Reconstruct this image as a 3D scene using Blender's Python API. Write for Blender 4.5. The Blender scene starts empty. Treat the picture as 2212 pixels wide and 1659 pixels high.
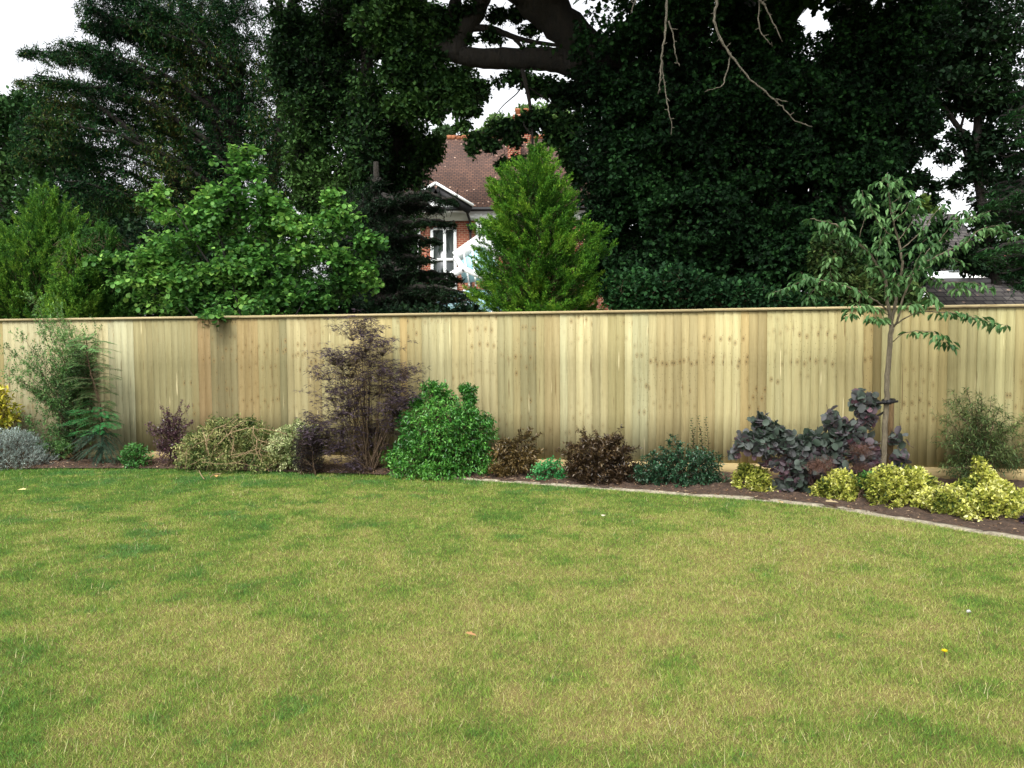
import bpy, math
import numpy as np
from mathutils import Matrix, Vector
sc = bpy.context.scene
R_ = math.radians
# ------------------------------------------------------------------ camera, sky, sun, exposure
F = 1722.7; CX = 1106.0; CY = 829.5          # photograph measured on a 2212 x 1659 grid
EYE = 1.60
cd = bpy.data.cameras.new('camera'); cam = bpy.data.objects.new('camera', cd)
sc.collection.objects.link(cam); sc.camera = cam
CM = Matrix.Rotation(R_(90 - 2.9), 3, 'X') @ Matrix.Rotation(R_(-0.40), 3, 'Z')
cam.location = (0, 0, EYE); cam.rotation_euler = CM.to_euler()
cd.sensor_width = 36; cd.lens = 36 * F / 2212; cd.clip_start = 0.05; cd.clip_end = 2000
w = bpy.data.worlds.new('World'); sc.world = w; w.use_nodes = True
nt = w.node_tree; bg = nt.nodes['Background']
sky = nt.nodes.new('ShaderNodeTexSky'); sky.sky_type = 'NISHITA'; sky.sun_disc = False
SUN_EL, SUN_AZ = R_(52), R_(200)             # high, behind the camera and a little to the left, veiled by cloud
sky.sun_elevation = SUN_EL; sky.sun_rotation = SUN_AZ
sky.air_density = 1.0; sky.dust_density = 4.0; sky.ozone_density = 1.0
hs = nt.nodes.new('ShaderNodeHueSaturation'); hs.inputs['Saturation'].default_value = 0.12
nt.links.new(sky.outputs[0], hs.inputs['Color']); nt.links.new(hs.outputs[0], bg.inputs['Color'])
bg.inputs['Strength'].default_value = 0.15
sl = bpy.data.lights.new('sun', 'SUN'); so = bpy.data.objects.new('sun', sl); sc.collection.objects.link(so)
sl.energy = 0.75; sl.angle = R_(10); sl.color = (1.0, 0.96, 0.88)
sdir = Vector((math.sin(SUN_AZ) * math.cos(SUN_EL), math.cos(SUN_AZ) * math.cos(SUN_EL), math.sin(SUN_EL)))
so.rotation_euler = sdir.to_track_quat('Z', 'Y').to_euler()
vs = sc.view_settings; vs.view_transform = 'Standard'; vs.look = 'None'; vs.gamma = 1; vs.exposure = 1.33
sc.cycles.max_bounces = 6; sc.cycles.transparent_max_bounces = 8
sc.cycles.diffuse_bounces = 3

# ------------------------------------------------------------------ helpers
rng = np.random.default_rng(7)
CMn = np.array(CM); CAM = np.array([0, 0, EYE])
def ray(u, v):
    d = CMn @ np.array([(u - CX) / F, -(v - CY) / F, -1.0]); return d
def P(u, v, y):                     # point of the photograph's grid at a distance y in front of the camera
    d = ray(u, v); return CAM + d * (y / d[1])
def G(u, v, z=0.0):                 # point where the sight line meets the ground
    d = ray(u, v); return CAM + d * ((z - EYE) / d[2])
def proj(p):                        # world -> photograph grid
    q = (np.asarray(p) - CAM) @ CMn
    return CX - F * q[..., 0] / q[..., 2], CY + F * q[..., 1] / q[..., 2]
def YF(x): return 10.05 - 0.19 * x                      # the fence line
def DF(u, off=0.0): return 10.05 / (1 + 0.19 * (u - CX) / F) - off
def S(r, g, b, k=1.0):
    c = np.array([r, g, b]) / 255.0
    return np.where(c <= .04045, c / 12.92, ((c + .055) / 1.055) ** 2.4) * k
ORG = {}
def tag(o, label=None, cat=None, group=None, kind=None):
    if label: o['label'] = label
    if cat: o['category'] = cat
    if group: o['group'] = group
    if kind: o['kind'] = kind
    return o
def thing(name, label, cat, loc, group=None):
    o = bpy.data.objects.new(name, None); sc.collection.objects.link(o)
    o.empty_display_size = .2; o.location = tuple(float(a) for a in loc)
    ORG[o.name] = np.array(loc, float); return tag(o, label, cat, group)
def mesh(name, V, faces, mat, parent=None, col=None, uv=None, seed=None, smooth=False):
    """V (n,3) world; faces = (m,k) int array or list of such; one mesh object"""
    V = np.asarray(V, np.float32)
    org = ORG[parent.name] if parent is not None else np.zeros(3)
    me = bpy.data.meshes.new(name)
    if not isinstance(faces, list): faces = [faces]
    faces = [np.asarray(f, np.int32) for f in faces if len(f)]
    me.vertices.add(len(V)); me.vertices.foreach_set('co', (V - org.astype(np.float32)).ravel())
    li = np.concatenate([f.ravel() for f in faces]); tot = np.concatenate([np.full(len(f), f.shape[1], np.int32) for f in faces])
    st = np.concatenate([[0], np.cumsum(tot)[:-1]]).astype(np.int32)
    me.loops.add(len(li)); me.loops.foreach_set('vertex_index', li)
    me.polygons.add(len(tot)); me.polygons.foreach_set('loop_start', st)
    me.polygons.foreach_set('loop_total', tot)
    if smooth: me.polygons.foreach_set('use_smooth', np.ones(len(tot), bool))
    if col is not None:
        a = me.attributes.new('Col', 'FLOAT_COLOR', 'POINT')
        c = np.ones((len(V), 4), np.float32); c[:, :3] = col; a.data.foreach_set('color', c.ravel())
    if uv is not None:
        a = me.attributes.new('st', 'FLOAT_VECTOR', 'POINT')
        c = np.zeros((len(V), 3), np.float32); c[:, :uv.shape[1]] = uv; a.data.foreach_set('vector', c.ravel())
    me.update(calc_edges=True); me.validate()
    me.materials.append(mat)
    o = bpy.data.objects.new(name, me); sc.collection.objects.link(o)
    if parent is not None:
        o.parent = parent; ORG[o.name] = org
    return o
class MB:                            # collects boxes, prisms, tubes into one mesh
    def __init__(s): s.V = []; s.F = {}; s.n = 0
    def add(s, V, faces):
        s.V.append(np.asarray(V, float))
        for f in faces: s.F.setdefault(len(f), []).append([i + s.n for i in f])
        s.n += len(V); return s
    def hexa(s, b, t):               # bottom 4 and top 4 corners
        return s.add(list(b) + list(t), [(3, 2, 1, 0), (4, 5, 6, 7), (0, 1, 5, 4), (1, 2, 6, 5), (2, 3, 7, 6), (3, 0, 4, 7)])
    def box(s, x0, x1, y0, y1, z0, z1):
        q = [(x0, y0), (x1, y0), (x1, y1), (x0, y1)]
        return s.hexa([(a, b, z0) for a, b in q], [(a, b, z1) for a, b in q])
    def bar(s, a, b, w_, h, up=(0, 0, 1)):
        a = np.array(a, float); b = np.array(b, float); d = (b - a) / np.linalg.norm(b - a)
        r = np.cross(d, up); r /= np.linalg.norm(r); n = np.cross(r, d)
        r = r * w_ / 2; n = n * h / 2
        return s.hexa([a - r - n, a + r - n, a + r + n, a - r + n], [b - r - n, b + r - n, b + r + n, b - r + n])
    def tube(s, pts, rad, k=7, cap=True):
        pts = np.array(pts, float); rad = np.broadcast_to(rad, (len(pts),))
        t = np.gradient(pts, axis=0); t /= np.linalg.norm(t, axis=1)[:, None] + 1e-9
        ref = np.array([.3, .9, .3]) if abs(t[0, 1]) < .8 else np.array([1., 0, .2])
        V = []
        for p, d, r in zip(pts, t, rad):
            a = np.cross(d, ref); a /= np.linalg.norm(a) + 1e-9; b = np.cross(d, a)
            for j in range(k):
                an = 2 * math.pi * j / k; V.append(p + r * (math.cos(an) * a + math.sin(an) * b))
        fs = []
        for i in range(len(pts) - 1):
            for j in range(k):
                fs.append((i * k + j, i * k + (j + 1) % k, (i + 1) * k + (j + 1) % k, (i + 1) * k + j))
        if cap: fs += [tuple(range(k))[::-1], tuple((len(pts) - 1) * k + j for j in range(k))]
        return s.add(V, fs)
    def build(s, name, mat, parent=None, smooth=False, **kw):
        V = np.concatenate(s.V); return mesh(name, V, [np.array(f) for f in s.F.values()], mat, parent, smooth=smooth, **kw)
def curve(pts, n=6, wob=0.0, r=rng):    # Catmull-Rom through pts with a small wobble
    pts = [np.array(p, float) for p in pts]
    q = [2 * pts[0] - pts[1]] + pts + [2 * pts[-1] - pts[-2]]; out = []
    for i in range(1, len(q) - 2):
        for k in range(n):
            t = k / n; a, b, c, d = q[i - 1], q[i], q[i + 1], q[i + 2]
            out.append(.5 * ((2 * b) + (c - a) * t + (2 * a - 5 * b + 4 * c - d) * t * t + (3 * b - a - 3 * c + d) * t ** 3))
    out.append(pts[-1]); out = np.array(out)
    if wob: out[1:-1] += r.normal(0, wob, out[1:-1].shape)
    return out
def unit(a): return a / (np.linalg.norm(a, axis=-1, keepdims=True) + 1e-9)
def hsh(i, j, k, s):
    h = (i * 374761393 + j * 668265263 + k * 2147483647 + s * 974634777) & 0xffffffff
    h = ((h ^ (h >> 13)) * 1274126177) & 0xffffffff
    h = ((h ^ (h >> 16)) * 2246822519) & 0xffffffff
    return ((h ^ (h >> 15)) & 0xffff) / 65535.0
def vnoise(p, freq=1.0, s=0):
    q = np.asarray(p, float) * freq
    if q.shape[-1] == 2: q = np.concatenate([q, np.zeros(q.shape[:-1] + (1,))], -1)
    i = np.floor(q).astype(np.int64); f = q - i; f = f * f * (3 - 2 * f); r = 0
    for dx in (0, 1):
        for dy in (0, 1):
            for dz in (0, 1):
                wt = (f[..., 0] if dx else 1 - f[..., 0]) * (f[..., 1] if dy else 1 - f[..., 1]) * (f[..., 2] if dz else 1 - f[..., 2])
                r = r + wt * hsh(i[..., 0] + dx, i[..., 1] + dy, i[..., 2] + dz, s)
    return r
def fbm(p, freq, s=0, o=3):
    r = 0; a = .5; t = 0
    for k in range(o): r = r + a * vnoise(p, freq * 2 ** k, s + k); t += a; a *= .55
    return r / t

# ------------------------------------------------------------------ materials
def newmat(name):
    m = bpy.data.materials.new(name); m.use_nodes = True; n = m.node_tree
    return m, n, n.nodes['Principled BSDF'], n.nodes['Material Output']
def N(n, t, **kw):
    x = n.nodes.new('ShaderNode' + t)
    for k, v in kw.items():
        if k.startswith('_'): setattr(x, k[1:], v)
        else:
            key = k.replace('_', ' ')
            x.inputs[int(k[1:]) if k[0] == 'i' and k[1:].isdigit() else key].default_value = v
    return x
def ramp(n, fac, stops):
    r = n.nodes.new('ShaderNodeValToRGB'); e = r.color_ramp.elements
    while len(e) < len(stops): e.new(0.5)
    for el, (p, c) in zip(e, stops):
        el.position = p; el.color = (c if hasattr(c, '__len__') else (c, c, c))[:3] + (1,) if isinstance(c, tuple) else tuple(np.broadcast_to(c, 3)) + (1,)
    n.links.new(fac, r.inputs[0]); return r.outputs[0]
def mixc(n, a, b, f, mode='MIX'):
    m = n.nodes.new('ShaderNodeMix'); m.data_type = 'RGBA'; m.blend_type = mode; m.clamp_factor = True
    for s_, v in ((m.inputs[0], f), (m.inputs[6], a), (m.inputs[7], b)):
        if hasattr(v, 'is_output'): n.links.new(v, s_)
        elif hasattr(v, '__len__'): s_.default_value = tuple(v)[:3] + (1,)
        else: s_.default_value = v
    return m.outputs[2]
def leafmat(name, rough=.5, transl=.3, spec=.4, attr=True):
    m, n, b, out = newmat(name)
    a = N(n, 'Attribute', _attribute_name='Col')
    n.links.new(a.outputs['Color'], b.inputs['Base Color'])
    b.inputs['Roughness'].default_value = rough; b.inputs['Specular IOR Level'].default_value = spec
    if transl:
        t = N(n, 'BsdfTranslucent'); hsv = N(n, 'HueSaturation', Saturation=1.0, Value=1.25)
        n.links.new(a.outputs['Color'], hsv.inputs['Color']); n.links.new(hsv.outputs[0], t.inputs[0])
        mx = N(n, 'MixShader', i0=transl)
        n.links.new(b.outputs[0], mx.inputs[1]); n.links.new(t.outputs[0], mx.inputs[2]); n.links.new(mx.outputs[0], out.inputs[0])
    return m
def bark(name, c1, c2, scale=14):
    m, n, b, out = newmat(name)
    tc = N(n, 'TexCoord'); mp = N(n, 'Mapping'); mp.inputs['Scale'].default_value = (scale, scale, scale * .25)
    n.links.new(tc.outputs['Object'], mp.inputs[0])
    no = N(n, 'TexNoise', Scale=1.0, Detail=8.0, Roughness=.7); n.links.new(mp.outputs[0], no.inputs['Vector'])
    c = ramp(n, no.outputs[0], [(.3, tuple(c1)), (.7, tuple(c2))]); n.links.new(c, b.inputs['Base Color'])
    bp = N(n, 'Bump', Strength=1.0, Distance=.07); n.links.new(no.outputs[0], bp.inputs['Height']); n.links.new(bp.outputs[0], b.inputs['Normal'])
    b.inputs['Roughness'].default_value = .9; return m
def plain(name, c, rough=.6, noise=.15, scale=6, spec=.4, metal=0):
    m, n, b, out = newmat(name); tc = N(n, 'TexCoord')
    no = N(n, 'TexNoise', Scale=scale, Detail=5.0); n.links.new(tc.outputs['Object'], no.inputs['Vector'])
    c = np.array(c); cc = ramp(n, no.outputs[0], [(.3, tuple(c * (1 - noise))), (.7, tuple(np.minimum(c * (1 + noise), 1)))])
    n.links.new(cc, b.inputs['Base Color']); b.inputs['Roughness'].default_value = rough
    b.inputs['Specular IOR Level'].default_value = spec; b.inputs['Metallic'].default_value = metal; return m
LEAF = leafmat('leaf_matt', .6, .3, .3)
LEAFG = leafmat('leaf_glossy', .38, .2, .5)
LEAFD = leafmat('leaf_dark', .7, .12, .12)
NEEDLE = leafmat('needle_foliage', .7, .2, .2)
GRASS = leafmat('grass_blade', .6, .3, .25)
BARK_DK = bark('bark_dark', S(8, 7, 5), S(40, 34, 24))
BARK_GR = bark('bark_grey', S(84, 76, 58), S(132, 122, 100), 25)
STEM = bark('stem_brown', S(70, 55, 40), S(110, 88, 62), 40)
STEM_TAN = bark('stem_tan', S(150, 125, 90), S(190, 165, 125), 40)
DEADW = bark('dead_wood', S(74, 70, 58), S(122, 115, 98), 30)

def woodmat(name='fence_wood'):
    m, n, b, out = newmat(name)
    col = N(n, 'Attribute', _attribute_name='Col'); st = N(n, 'Attribute', _attribute_name='st')
    def vec(sx, sy, sz=0):
        mp = N(n, 'Mapping'); mp.inputs['Scale'].default_value = (sx, sy, sz); n.links.new(st.outputs['Vector'], mp.inputs[0]); return mp.outputs[0]
    # grain that bends round the knots
    wz = N(n, 'TexNoise', Scale=1.0, Detail=2.0); n.links.new(vec(9, 3.2), wz.inputs['Vector'])
    def vor(sx, sy, rnd=1.0):
        v = N(n, 'TexVoronoi', Scale=1.0, Randomness=rnd); v.voronoi_dimensions = '2D'; n.links.new(vec(sx, sy), v.inputs['Vector']); return v.outputs['Distance']
    kn = vor(8.5, 5.2); kn2 = vor(17.0, 12.0)
    ad = N(n, 'VectorMath', _operation='MULTIPLY_ADD'); n.links.new(wz.outputs['Color'], ad.inputs[0]); ad.inputs[1].default_value = (3.2, .0, 0); n.links.new(vec(62, 1.1, 1), ad.inputs[2])
    grn = N(n, 'TexNoise', Scale=1.0, Detail=6.0, Roughness=.65, Distortion=.3); n.links.new(ad.outputs[0], grn.inputs['Vector'])
    bro = N(n, 'TexNoise', Scale=1.0, Detail=4.0, Roughness=.6); n.links.new(vec(12, .8, 1), bro.inputs['Vector'])
    g = ramp(n, grn.outputs[0], [(.3, .84), (.5, .99), (.72, 1.06)])
    c = mixc(n, col.outputs['Color'], g, 1.0, 'MULTIPLY')
    g2 = ramp(n, bro.outputs[0], [(.34, tuple(S(200, 190, 166))), (.6, (1.0, 1.0, 1.0))])
    c = mixc(n, c, g2, .4, 'MULTIPLY')
    spl = N(n, 'TexNoise', Scale=1.0, Detail=2.0); n.links.new(vec(42, 1.3, 1), spl.inputs['Vector'])
    msk = N(n, 'TexNoise', Scale=1.0, Detail=1.0); n.links.new(vec(2.2, 1.1), msk.inputs['Vector']); mk = ramp(n, msk.outputs[0], [(.50, .08), (.64, 1.0)])
    def mul(a):
        q = N(n, 'Math', _operation='MULTIPLY'); n.links.new(a, q.inputs[0]); n.links.new(mk, q.inputs[1]); return q.outputs[0]
    c = mixc(n, c, S(120, 98, 60), mul(ramp(n, kn, [(.05, 0.0), (.11, .6), (.24, 0.0)])))
    c = mixc(n, c, S(62, 48, 30), mul(ramp(n, kn, [(.03, .85), (.09, .0)])))
    c = mixc(n, c, S(74, 58, 36), mul(ramp(n, kn2, [(.03, .75), (.08, 0.0)])))
    c = mixc(n, c, S(84, 62, 36), ramp(n, spl.outputs[0], [(.70, 0.0), (.74, .75)]))
    c = mixc(n, c, S(226, 212, 168), ramp(n, spl.outputs[0], [(.24, .6), (.29, 0.0)]))
    n.links.new(c, b.inputs['Base Color']); b.inputs['Roughness'].default_value = .8; b.inputs['Specular IOR Level'].default_value = .15
    bp = N(n, 'Bump', Strength=.3, Distance=.004); n.links.new(grn.outputs[0], bp.inputs['Height']); n.links.new(bp.outputs[0], b.inputs['Normal'])
    return m
WOOD = woodmat()

# ------------------------------------------------------------------ leaves
TM = {
 'dia': ([(0, 0, 0), (.5, .45, .06), (0, 1, -.04), (-.5, .45, .06)], [[(0, 1, 2, 3)]]),
 'fold': ([(0, 0, 0), (0, 1, -.12), (.5, .42, .14), (-.5, .42, .14), (.3, .78, .04), (-.3, .78, .04)], [[(0, 2, 4, 1), (0, 1, 5, 3)]]),
 'round': ([(0, 0, 0), (0, 1, -.06), (.36, .12, .08), (.52, .45, .12), (.4, .8, .06), (-.36, .12, .08), (-.52, .45, .12), (-.4, .8, .06)],
           [[(0, 2, 3, 4, 1), (0, 1, 7, 6, 5)]]),
 'blade': ([(-.5, 0, 0), (.5, 0, 0), (0, 1, 0)], [[(0, 1, 2)]]),
 'oak': ([(0, 0, 0), (.28, .3, .05), (.2, .42, .03), (.5, .62, .08), (.3, .72, .03), (.25, .95, 0), (0, 1, -.05),
          (-.25, .95, 0), (-.3, .72, .03), (-.5, .62, .08), (-.2, .42, .03), (-.28, .3, .05)],
         [[tuple(range(12))]]),
}
class Leaves:
    def __init__(s): s.a = []; s.tw = []
    def add(s, pos, d, n, L, W, col):
        k = len(pos)
        if k: s.a.append((pos, d, n, np.broadcast_to(L, (k,)), np.broadcast_to(W, (k,)), np.broadcast_to(col, (k, 3))))
    def build(s, name, tm, mat, parent):
        pos, d, n, L, W, col = [np.concatenate([x[i] for x in s.a]) for i in range(6)]
        tv, tf = TM[tm]; tv = np.array(tv)
        d = unit(d); wv = unit(np.cross(d, n)); n = np.cross(wv, d)
        V = pos[:, None, :] + (tv[None, :, 0, None] * W[:, None, None]) * wv[:, None, :] \
            + (tv[None, :, 1, None] * L[:, None, None]) * d[:, None, :] + (tv[None, :, 2, None] * L[:, None, None]) * n[:, None, :]
        k = len(tv); off = (np.arange(len(pos)) * k)[:, None, None]
        fs = [(np.array(f)[None] + off).reshape(-1, len(f[0])) for f in tf]
        return mesh(name, V.reshape(-1, 3), fs, mat, parent, col=np.repeat(col, k, axis=0))
    def twigs(s, mb, r):
        for a, b in s.tw:            # thin three-sided twigs, vectorised
            d = unit(b - a); e = unit(np.cross(d, np.array([.31, .2, .93]))); f = np.cross(d, e)
            V = np.concatenate([a[:, None] + r * e[:, None], a[:, None] + r * (-.5 * e + .87 * f)[:, None], a[:, None] + r * (-.5 * e - .87 * f)[:, None], b[:, None]], 1)
            o = np.arange(len(a))[:, None] * 4 + mb.n
            F3 = np.concatenate([o + np.array([0, 1, 3]), o + np.array([1, 2, 3]), o + np.array([2, 0, 3])])
            mb.V.append(V.reshape(-1, 3)); mb.F.setdefault(3, []).extend(F3.tolist()); mb.n += 4 * len(a)
def pick(r, pos, cols, freq=2.0, var=.15, seed=3):
    cols = np.array(cols); t = np.clip(.55 * (fbm(pos, freq, seed, 2) - .5) * 2 + .5 + r.normal(0, .22, len(pos)), 0, .999) * (len(cols) - 1)
    i = t.astype(int); f = (t - i)[:, None]
    c = cols[i] * (1 - f) + cols[np.minimum(i + 1, len(cols) - 1)] * f
    return np.clip(c * (1 + r.normal(0, var, (len(pos), 1))), .003, .95)
def sprays(ls, r, tips, outs, twl, lpt, L, W, cols, a=.6, b=.8, up=.3, droop=0.0, jit=.35, flat=.5, freq=2.0, var=.15, twig=True, opp=False, seed=3):
    """a leafy twig ending at every tip, growing along outs"""
    m = len(tips)
    if m == 0: return
    t = unit(outs + np.array([0, 0, up]) + r.normal(0, jit, (m, 3)))
    e = unit(np.cross(t, r.normal(0, 1, (m, 3)))); f = np.cross(t, e)
    tl = twl * r.uniform(.6, 1.25, m)
    if twig: ls.tw.append((tips - t * (tl * 1.25)[:, None], tips))
    for k in range(lpt):
        s_ = (k + r.uniform(0, .8, m)) / lpt
        ph = k * (math.pi if opp else 2.4) + r.normal(0, .35, m)
        sd = np.cos(ph)[:, None] * e + np.sin(ph)[:, None] * f * (1 - flat if opp else 1)
        p = tips - t * (tl * (1 - s_) * 1.0)[:, None] + r.normal(0, .01, (m, 3)) * twl
        d = unit(t * a + sd * b + np.array([0, 0, -droop]) + r.normal(0, .18, (m, 3)))
        n = unit(np.array([0, 0, 1.0]) * flat * 2 + sd * .3 + r.normal(0, .45, (m, 3)))
        q = r.uniform(.7, 1.2, m)
        ls.add(p, d, n, L * q, W * q, pick(r, p, cols, freq, var, seed))
def shell(r, m, pw=2.2):
    return 1 - (1 - r.random(m) ** (1 / pw)) if pw > 3 else r.random(m) ** (1 / pw)
def prof(r, m, rows, y, ry=.8, lump=.28, lf=3.0, pw=3.0, seed=11, gap=0, gf=3.0):
    """rows (v, u_left, u_right) of the silhouette at distance y -> tips and outward directions"""
    rows = sorted(rows); C = np.array([P((a + b) / 2, v, y) for v, a, b in rows])
    Rr = np.array([(b - a) / 2 / F * y for v, a, b in rows])
    z = C[:, 2]; o = np.argsort(z); z = z[o]; C = C[o]; Rr = Rr[o]
    zz = np.linspace(z[0], z[-1], 200); rr = np.interp(zz, z, Rr) + .02
    cdf = np.cumsum(rr); cdf = cdf / cdf[-1]
    h = np.interp(r.random(m), cdf, zz) + r.normal(0, .01, m)
    th = r.uniform(0, 2 * math.pi, m); R0 = np.interp(h, z, Rr); rad = r.random(m) ** (1 / pw)
    o3 = np.stack([np.cos(th), np.sin(th) * ry, np.zeros(m)], 1)
    base = np.stack([np.interp(h, z, C[:, 0]), np.full(m, y), h], 1)
    surf = base + o3 * R0[:, None]
    k = 1 + lump * 2 * (fbm(surf, lf, seed, 2) - .47)
    p = base + o3 * (R0 * rad * k)[:, None]
    sl = -np.gradient(np.interp(zz, z, Rr), zz); o3[:, 2] = np.interp(h, zz, np.clip(sl, -.5, 2.5)) * .6
    ok = p[:, 2] > .03
    if gap: ok &= fbm(p, gf, seed + 5, 2) > gap
    return p[ok], unit(o3)[ok]
def plumes(ls, r, rows, y, k, m, Lp, cols, L=.045, W=.012, wd=.10, lump=.35, lf=2.2, seed=11, ry=.85, fillk=1500, rise=.9):
    """cypress foliage: upswept feathery plumes standing off the surface, over an inner fill"""
    P0, o = prof(r, k, rows, y, ry=ry, lump=lump, lf=lf, pw=14, seed=seed)
    k = len(P0); ax = unit(o * [.75, .75, .3] + [0, 0, rise] + r.normal(0, .16, (k, 3))); ln = Lp * r.uniform(.6, 1.25, k)
    P0 = P0 - ax * (ln * .75)[:, None]
    s = r.random((k, m)); e = unit(np.cross(ax, r.normal(0, 1, (k, 3)))); f = np.cross(ax, e); an = r.uniform(0, 6.283, (k, m))
    pr = np.cos(an)[..., None] * e[:, None] + np.sin(an)[..., None] * f[:, None]
    rad = wd * (1.05 - s) ** .8 * r.random((k, m)) ** .5
    p = P0[:, None] + ax[:, None] * (s * ln[:, None])[..., None] + pr * rad[..., None]; od = unit(ax[:, None] + pr * .55)
    sprays(ls, r, p.reshape(-1, 3), od.reshape(-1, 3), .11, 9, L, W, cols, a=1, b=.5, up=.15, jit=.15, flat=.2, freq=3.2, var=.18, twig=False)
    tp, o2 = prof(r, fillk, rows, y, ry=ry, lump=lump, lf=lf, pw=2.5, seed=seed); tp = tp - o2 * .16
    sprays(ls, r, tp, o2, .22, 11, L * 1.2, W * 1.3, cols[:2], a=1, b=.5, up=.7, flat=.3, freq=3, var=.2)
def blob(r, m, B, y, lump=.25, lf=1.5, pw=3.0, seed=21, gap=0, gf=2.0, zmin=.05, gz=1.0):
    """B rows (u, v, ru, rv[, y, ry]) ellipsoids on the photo grid"""
    out = []; od = []
    wts = np.array([(b[2] * b[3]) for b in B], float) ** .9; wts /= wts.sum()
    for b, wt in zip(B, wts):
        k = int(m * wt) + 1; yy = b[4] if len(b) > 4 else y
        c = P(b[0], b[1], yy); rx = b[2] / F * yy; rz = b[3] / F * yy; ry = b[5] if len(b) > 5 else (rx + rz) * .45
        d = unit(r.normal(0, 1, (k, 3))); rad = r.random(k) ** (1 / pw)
        s_ = c + d * np.array([rx, ry, rz]); q = 1 + lump * 2 * (fbm(s_, lf, seed, 2) - .5)
        out.append(c + d * np.array([rx, ry, rz]) * (rad * q)[:, None]); od.append(d)
    p = np.concatenate(out); d = np.concatenate(od); ok = p[:, 2] > zmin
    if gap: ok &= fbm(p * [1, 1, gz], gf, seed + 5, 2) > gap
    return p[ok], d[ok]
def stems(mb, r, base, pts, r0, spread=.12, k=5, n=5, lift=.25):
    base = np.array(base, float)
    for p in pts:
        b = base + np.array([r.normal(0, spread), r.normal(0, spread * .5), -.03])
        m1 = b + (p - b) * .45 + np.array([-(p - b)[0] * .2, 0, np.linalg.norm(p - b) * lift * .4])
        c = curve([b, m1, p], n, .006, r); mb.tube(c, np.linspace(r0, r0 * .3, len(c)), k)

# ------------------------------------------------------------------ ground, lawn, bed
EDGE = [(-500, 1020), (-200, 1017), (0, 1015), (300, 1014), (600, 1021), (800, 1027), (950, 1033), (1100, 1043), (1300, 1057), (1500, 1072),
        (1650, 1083), (1800, 1100), (1900, 1117), (2000, 1133), (2100, 1150), (2212, 1168), (2450, 1212), (2800, 1285), (3300, 1400), (4200, 1620)]
EP = np.array([G(u, v) for u, v in EDGE]); EPC = curve(EP, 8)
def edge_y(x): return np.interp(x, EPC[:, 0], EPC[:, 1])
GREENB = [(300, 1185, 55, 18, 1), (170, 1180, 20, 7, 1), (470, 1190, 70, 16, .9), (770, 1095, 28, 9, 1), (550, 1155, 35, 10, .8), (990, 1190, 40, 12, 1), (500, 1220, 40, 12, .9),
    (1050, 1112, 80, 16, .8), (850, 1272, 50, 16, .9), (665, 1222, 35, 12, .9), (690, 1330, 45, 12, .8), (60, 1405, 90, 22, .9), (30, 1475, 70, 25, .7),
    (430, 1262, 60, 14, .9), (700, 1295, 40, 14, .9), (1840, 1225, 60, 16, .8), (2160, 1215, 70, 20, .7), (2090, 1495, 60, 22, .9), (1780, 1430, 40, 16, .8),
    (945, 1582, 25, 10, 1), (1030, 1588, 45, 14, .9), (1900, 1550, 60, 22, .8), (1650, 1645, 60, 14, .8), (1160, 1090, 30, 10, .7), (1500, 1440, 50, 18, .6),
    (0, 1550, 120, 30, .7), (1330, 1410, 70, 14, .5), (1910, 1330, 70, 20, .5), (2180, 1340, 60, 30, .6), (350, 1570, 60, 20, .5), (1380, 1620, 60, 20, .5), (2010, 1600, 60, 30, .6), (800, 1420, 60, 14, .4)]
STRAWB = [(1020, 1330, 130, 35, .9), (760, 1300, 90, 30, .6), (1400, 1250, 220, 40, .7), (1680, 1150, 200, 30, .9), (1570, 1325, 60, 12, 1), (1115, 1505, 40, 50, 1),
    (1720, 1560, 180, 50, .8), (200, 1460, 150, 30, .6), (430, 1457, 26, 7, 1.3), (450, 1270, 45, 14, .6), (1300, 1390, 200, 40, .5), (210, 1243, 22, 6, .9),
    (2000, 1200, 120, 25, .6), (1600, 1190, 250, 30, .6), (620, 1600, 120, 50, .5), (1150, 1230, 150, 30, .5), (740, 1380, 120, 30, .5), (1420, 1560, 100, 50, .6),
    (1000, 1440, 200, 40, .4), (700, 1165, 120, 20, .3), (1900, 1150, 200, 18, .5), (860, 1530, 80, 30, .5), (1560, 1400, 120, 30, .5)]
def straw(xy):
    p3 = np.concatenate([xy, np.zeros((len(xy), 1))], 1); u, v = proj(p3)
    s_ = .44 + .30 * (fbm(xy, 1.3, 5, 3) - .5) + 1.0 * (fbm(xy, 4.0, 15, 4) - .5) + .35 * (vnoise(xy, 26, 8) - .5)
    s_ += .16 * np.clip((u - 300) / 1200, -.8, 1) + .12 * np.clip((v - 1050) / 300, -1.2, 1)
    s_ -= .22 * np.clip((1900 - u) / 500, 0, 1) * np.exp(-np.clip(v - (1030 + np.clip(u - 900, 0, 9999) * .11), 0, 999) / 45)   # greener strip beside the bed
    for a, b, c, d, k in GREENB: s_ -= .24 * k * np.exp(-((u - a) / c) ** 2 - ((v - b) / d) ** 2)
    for a, b, c, d, k in STRAWB: s_ += .22 * k * np.exp(-((u - a) / c) ** 2 - ((v - b) / d) ** 2)
    return np.clip(s_, 0, 1.15)
GR1, GR2, GR3 = S(72, 114, 44), S(112, 141, 54), S(146, 156, 74)
ST1, ST2 = S(186, 184, 118), S(160, 152, 92)
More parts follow.
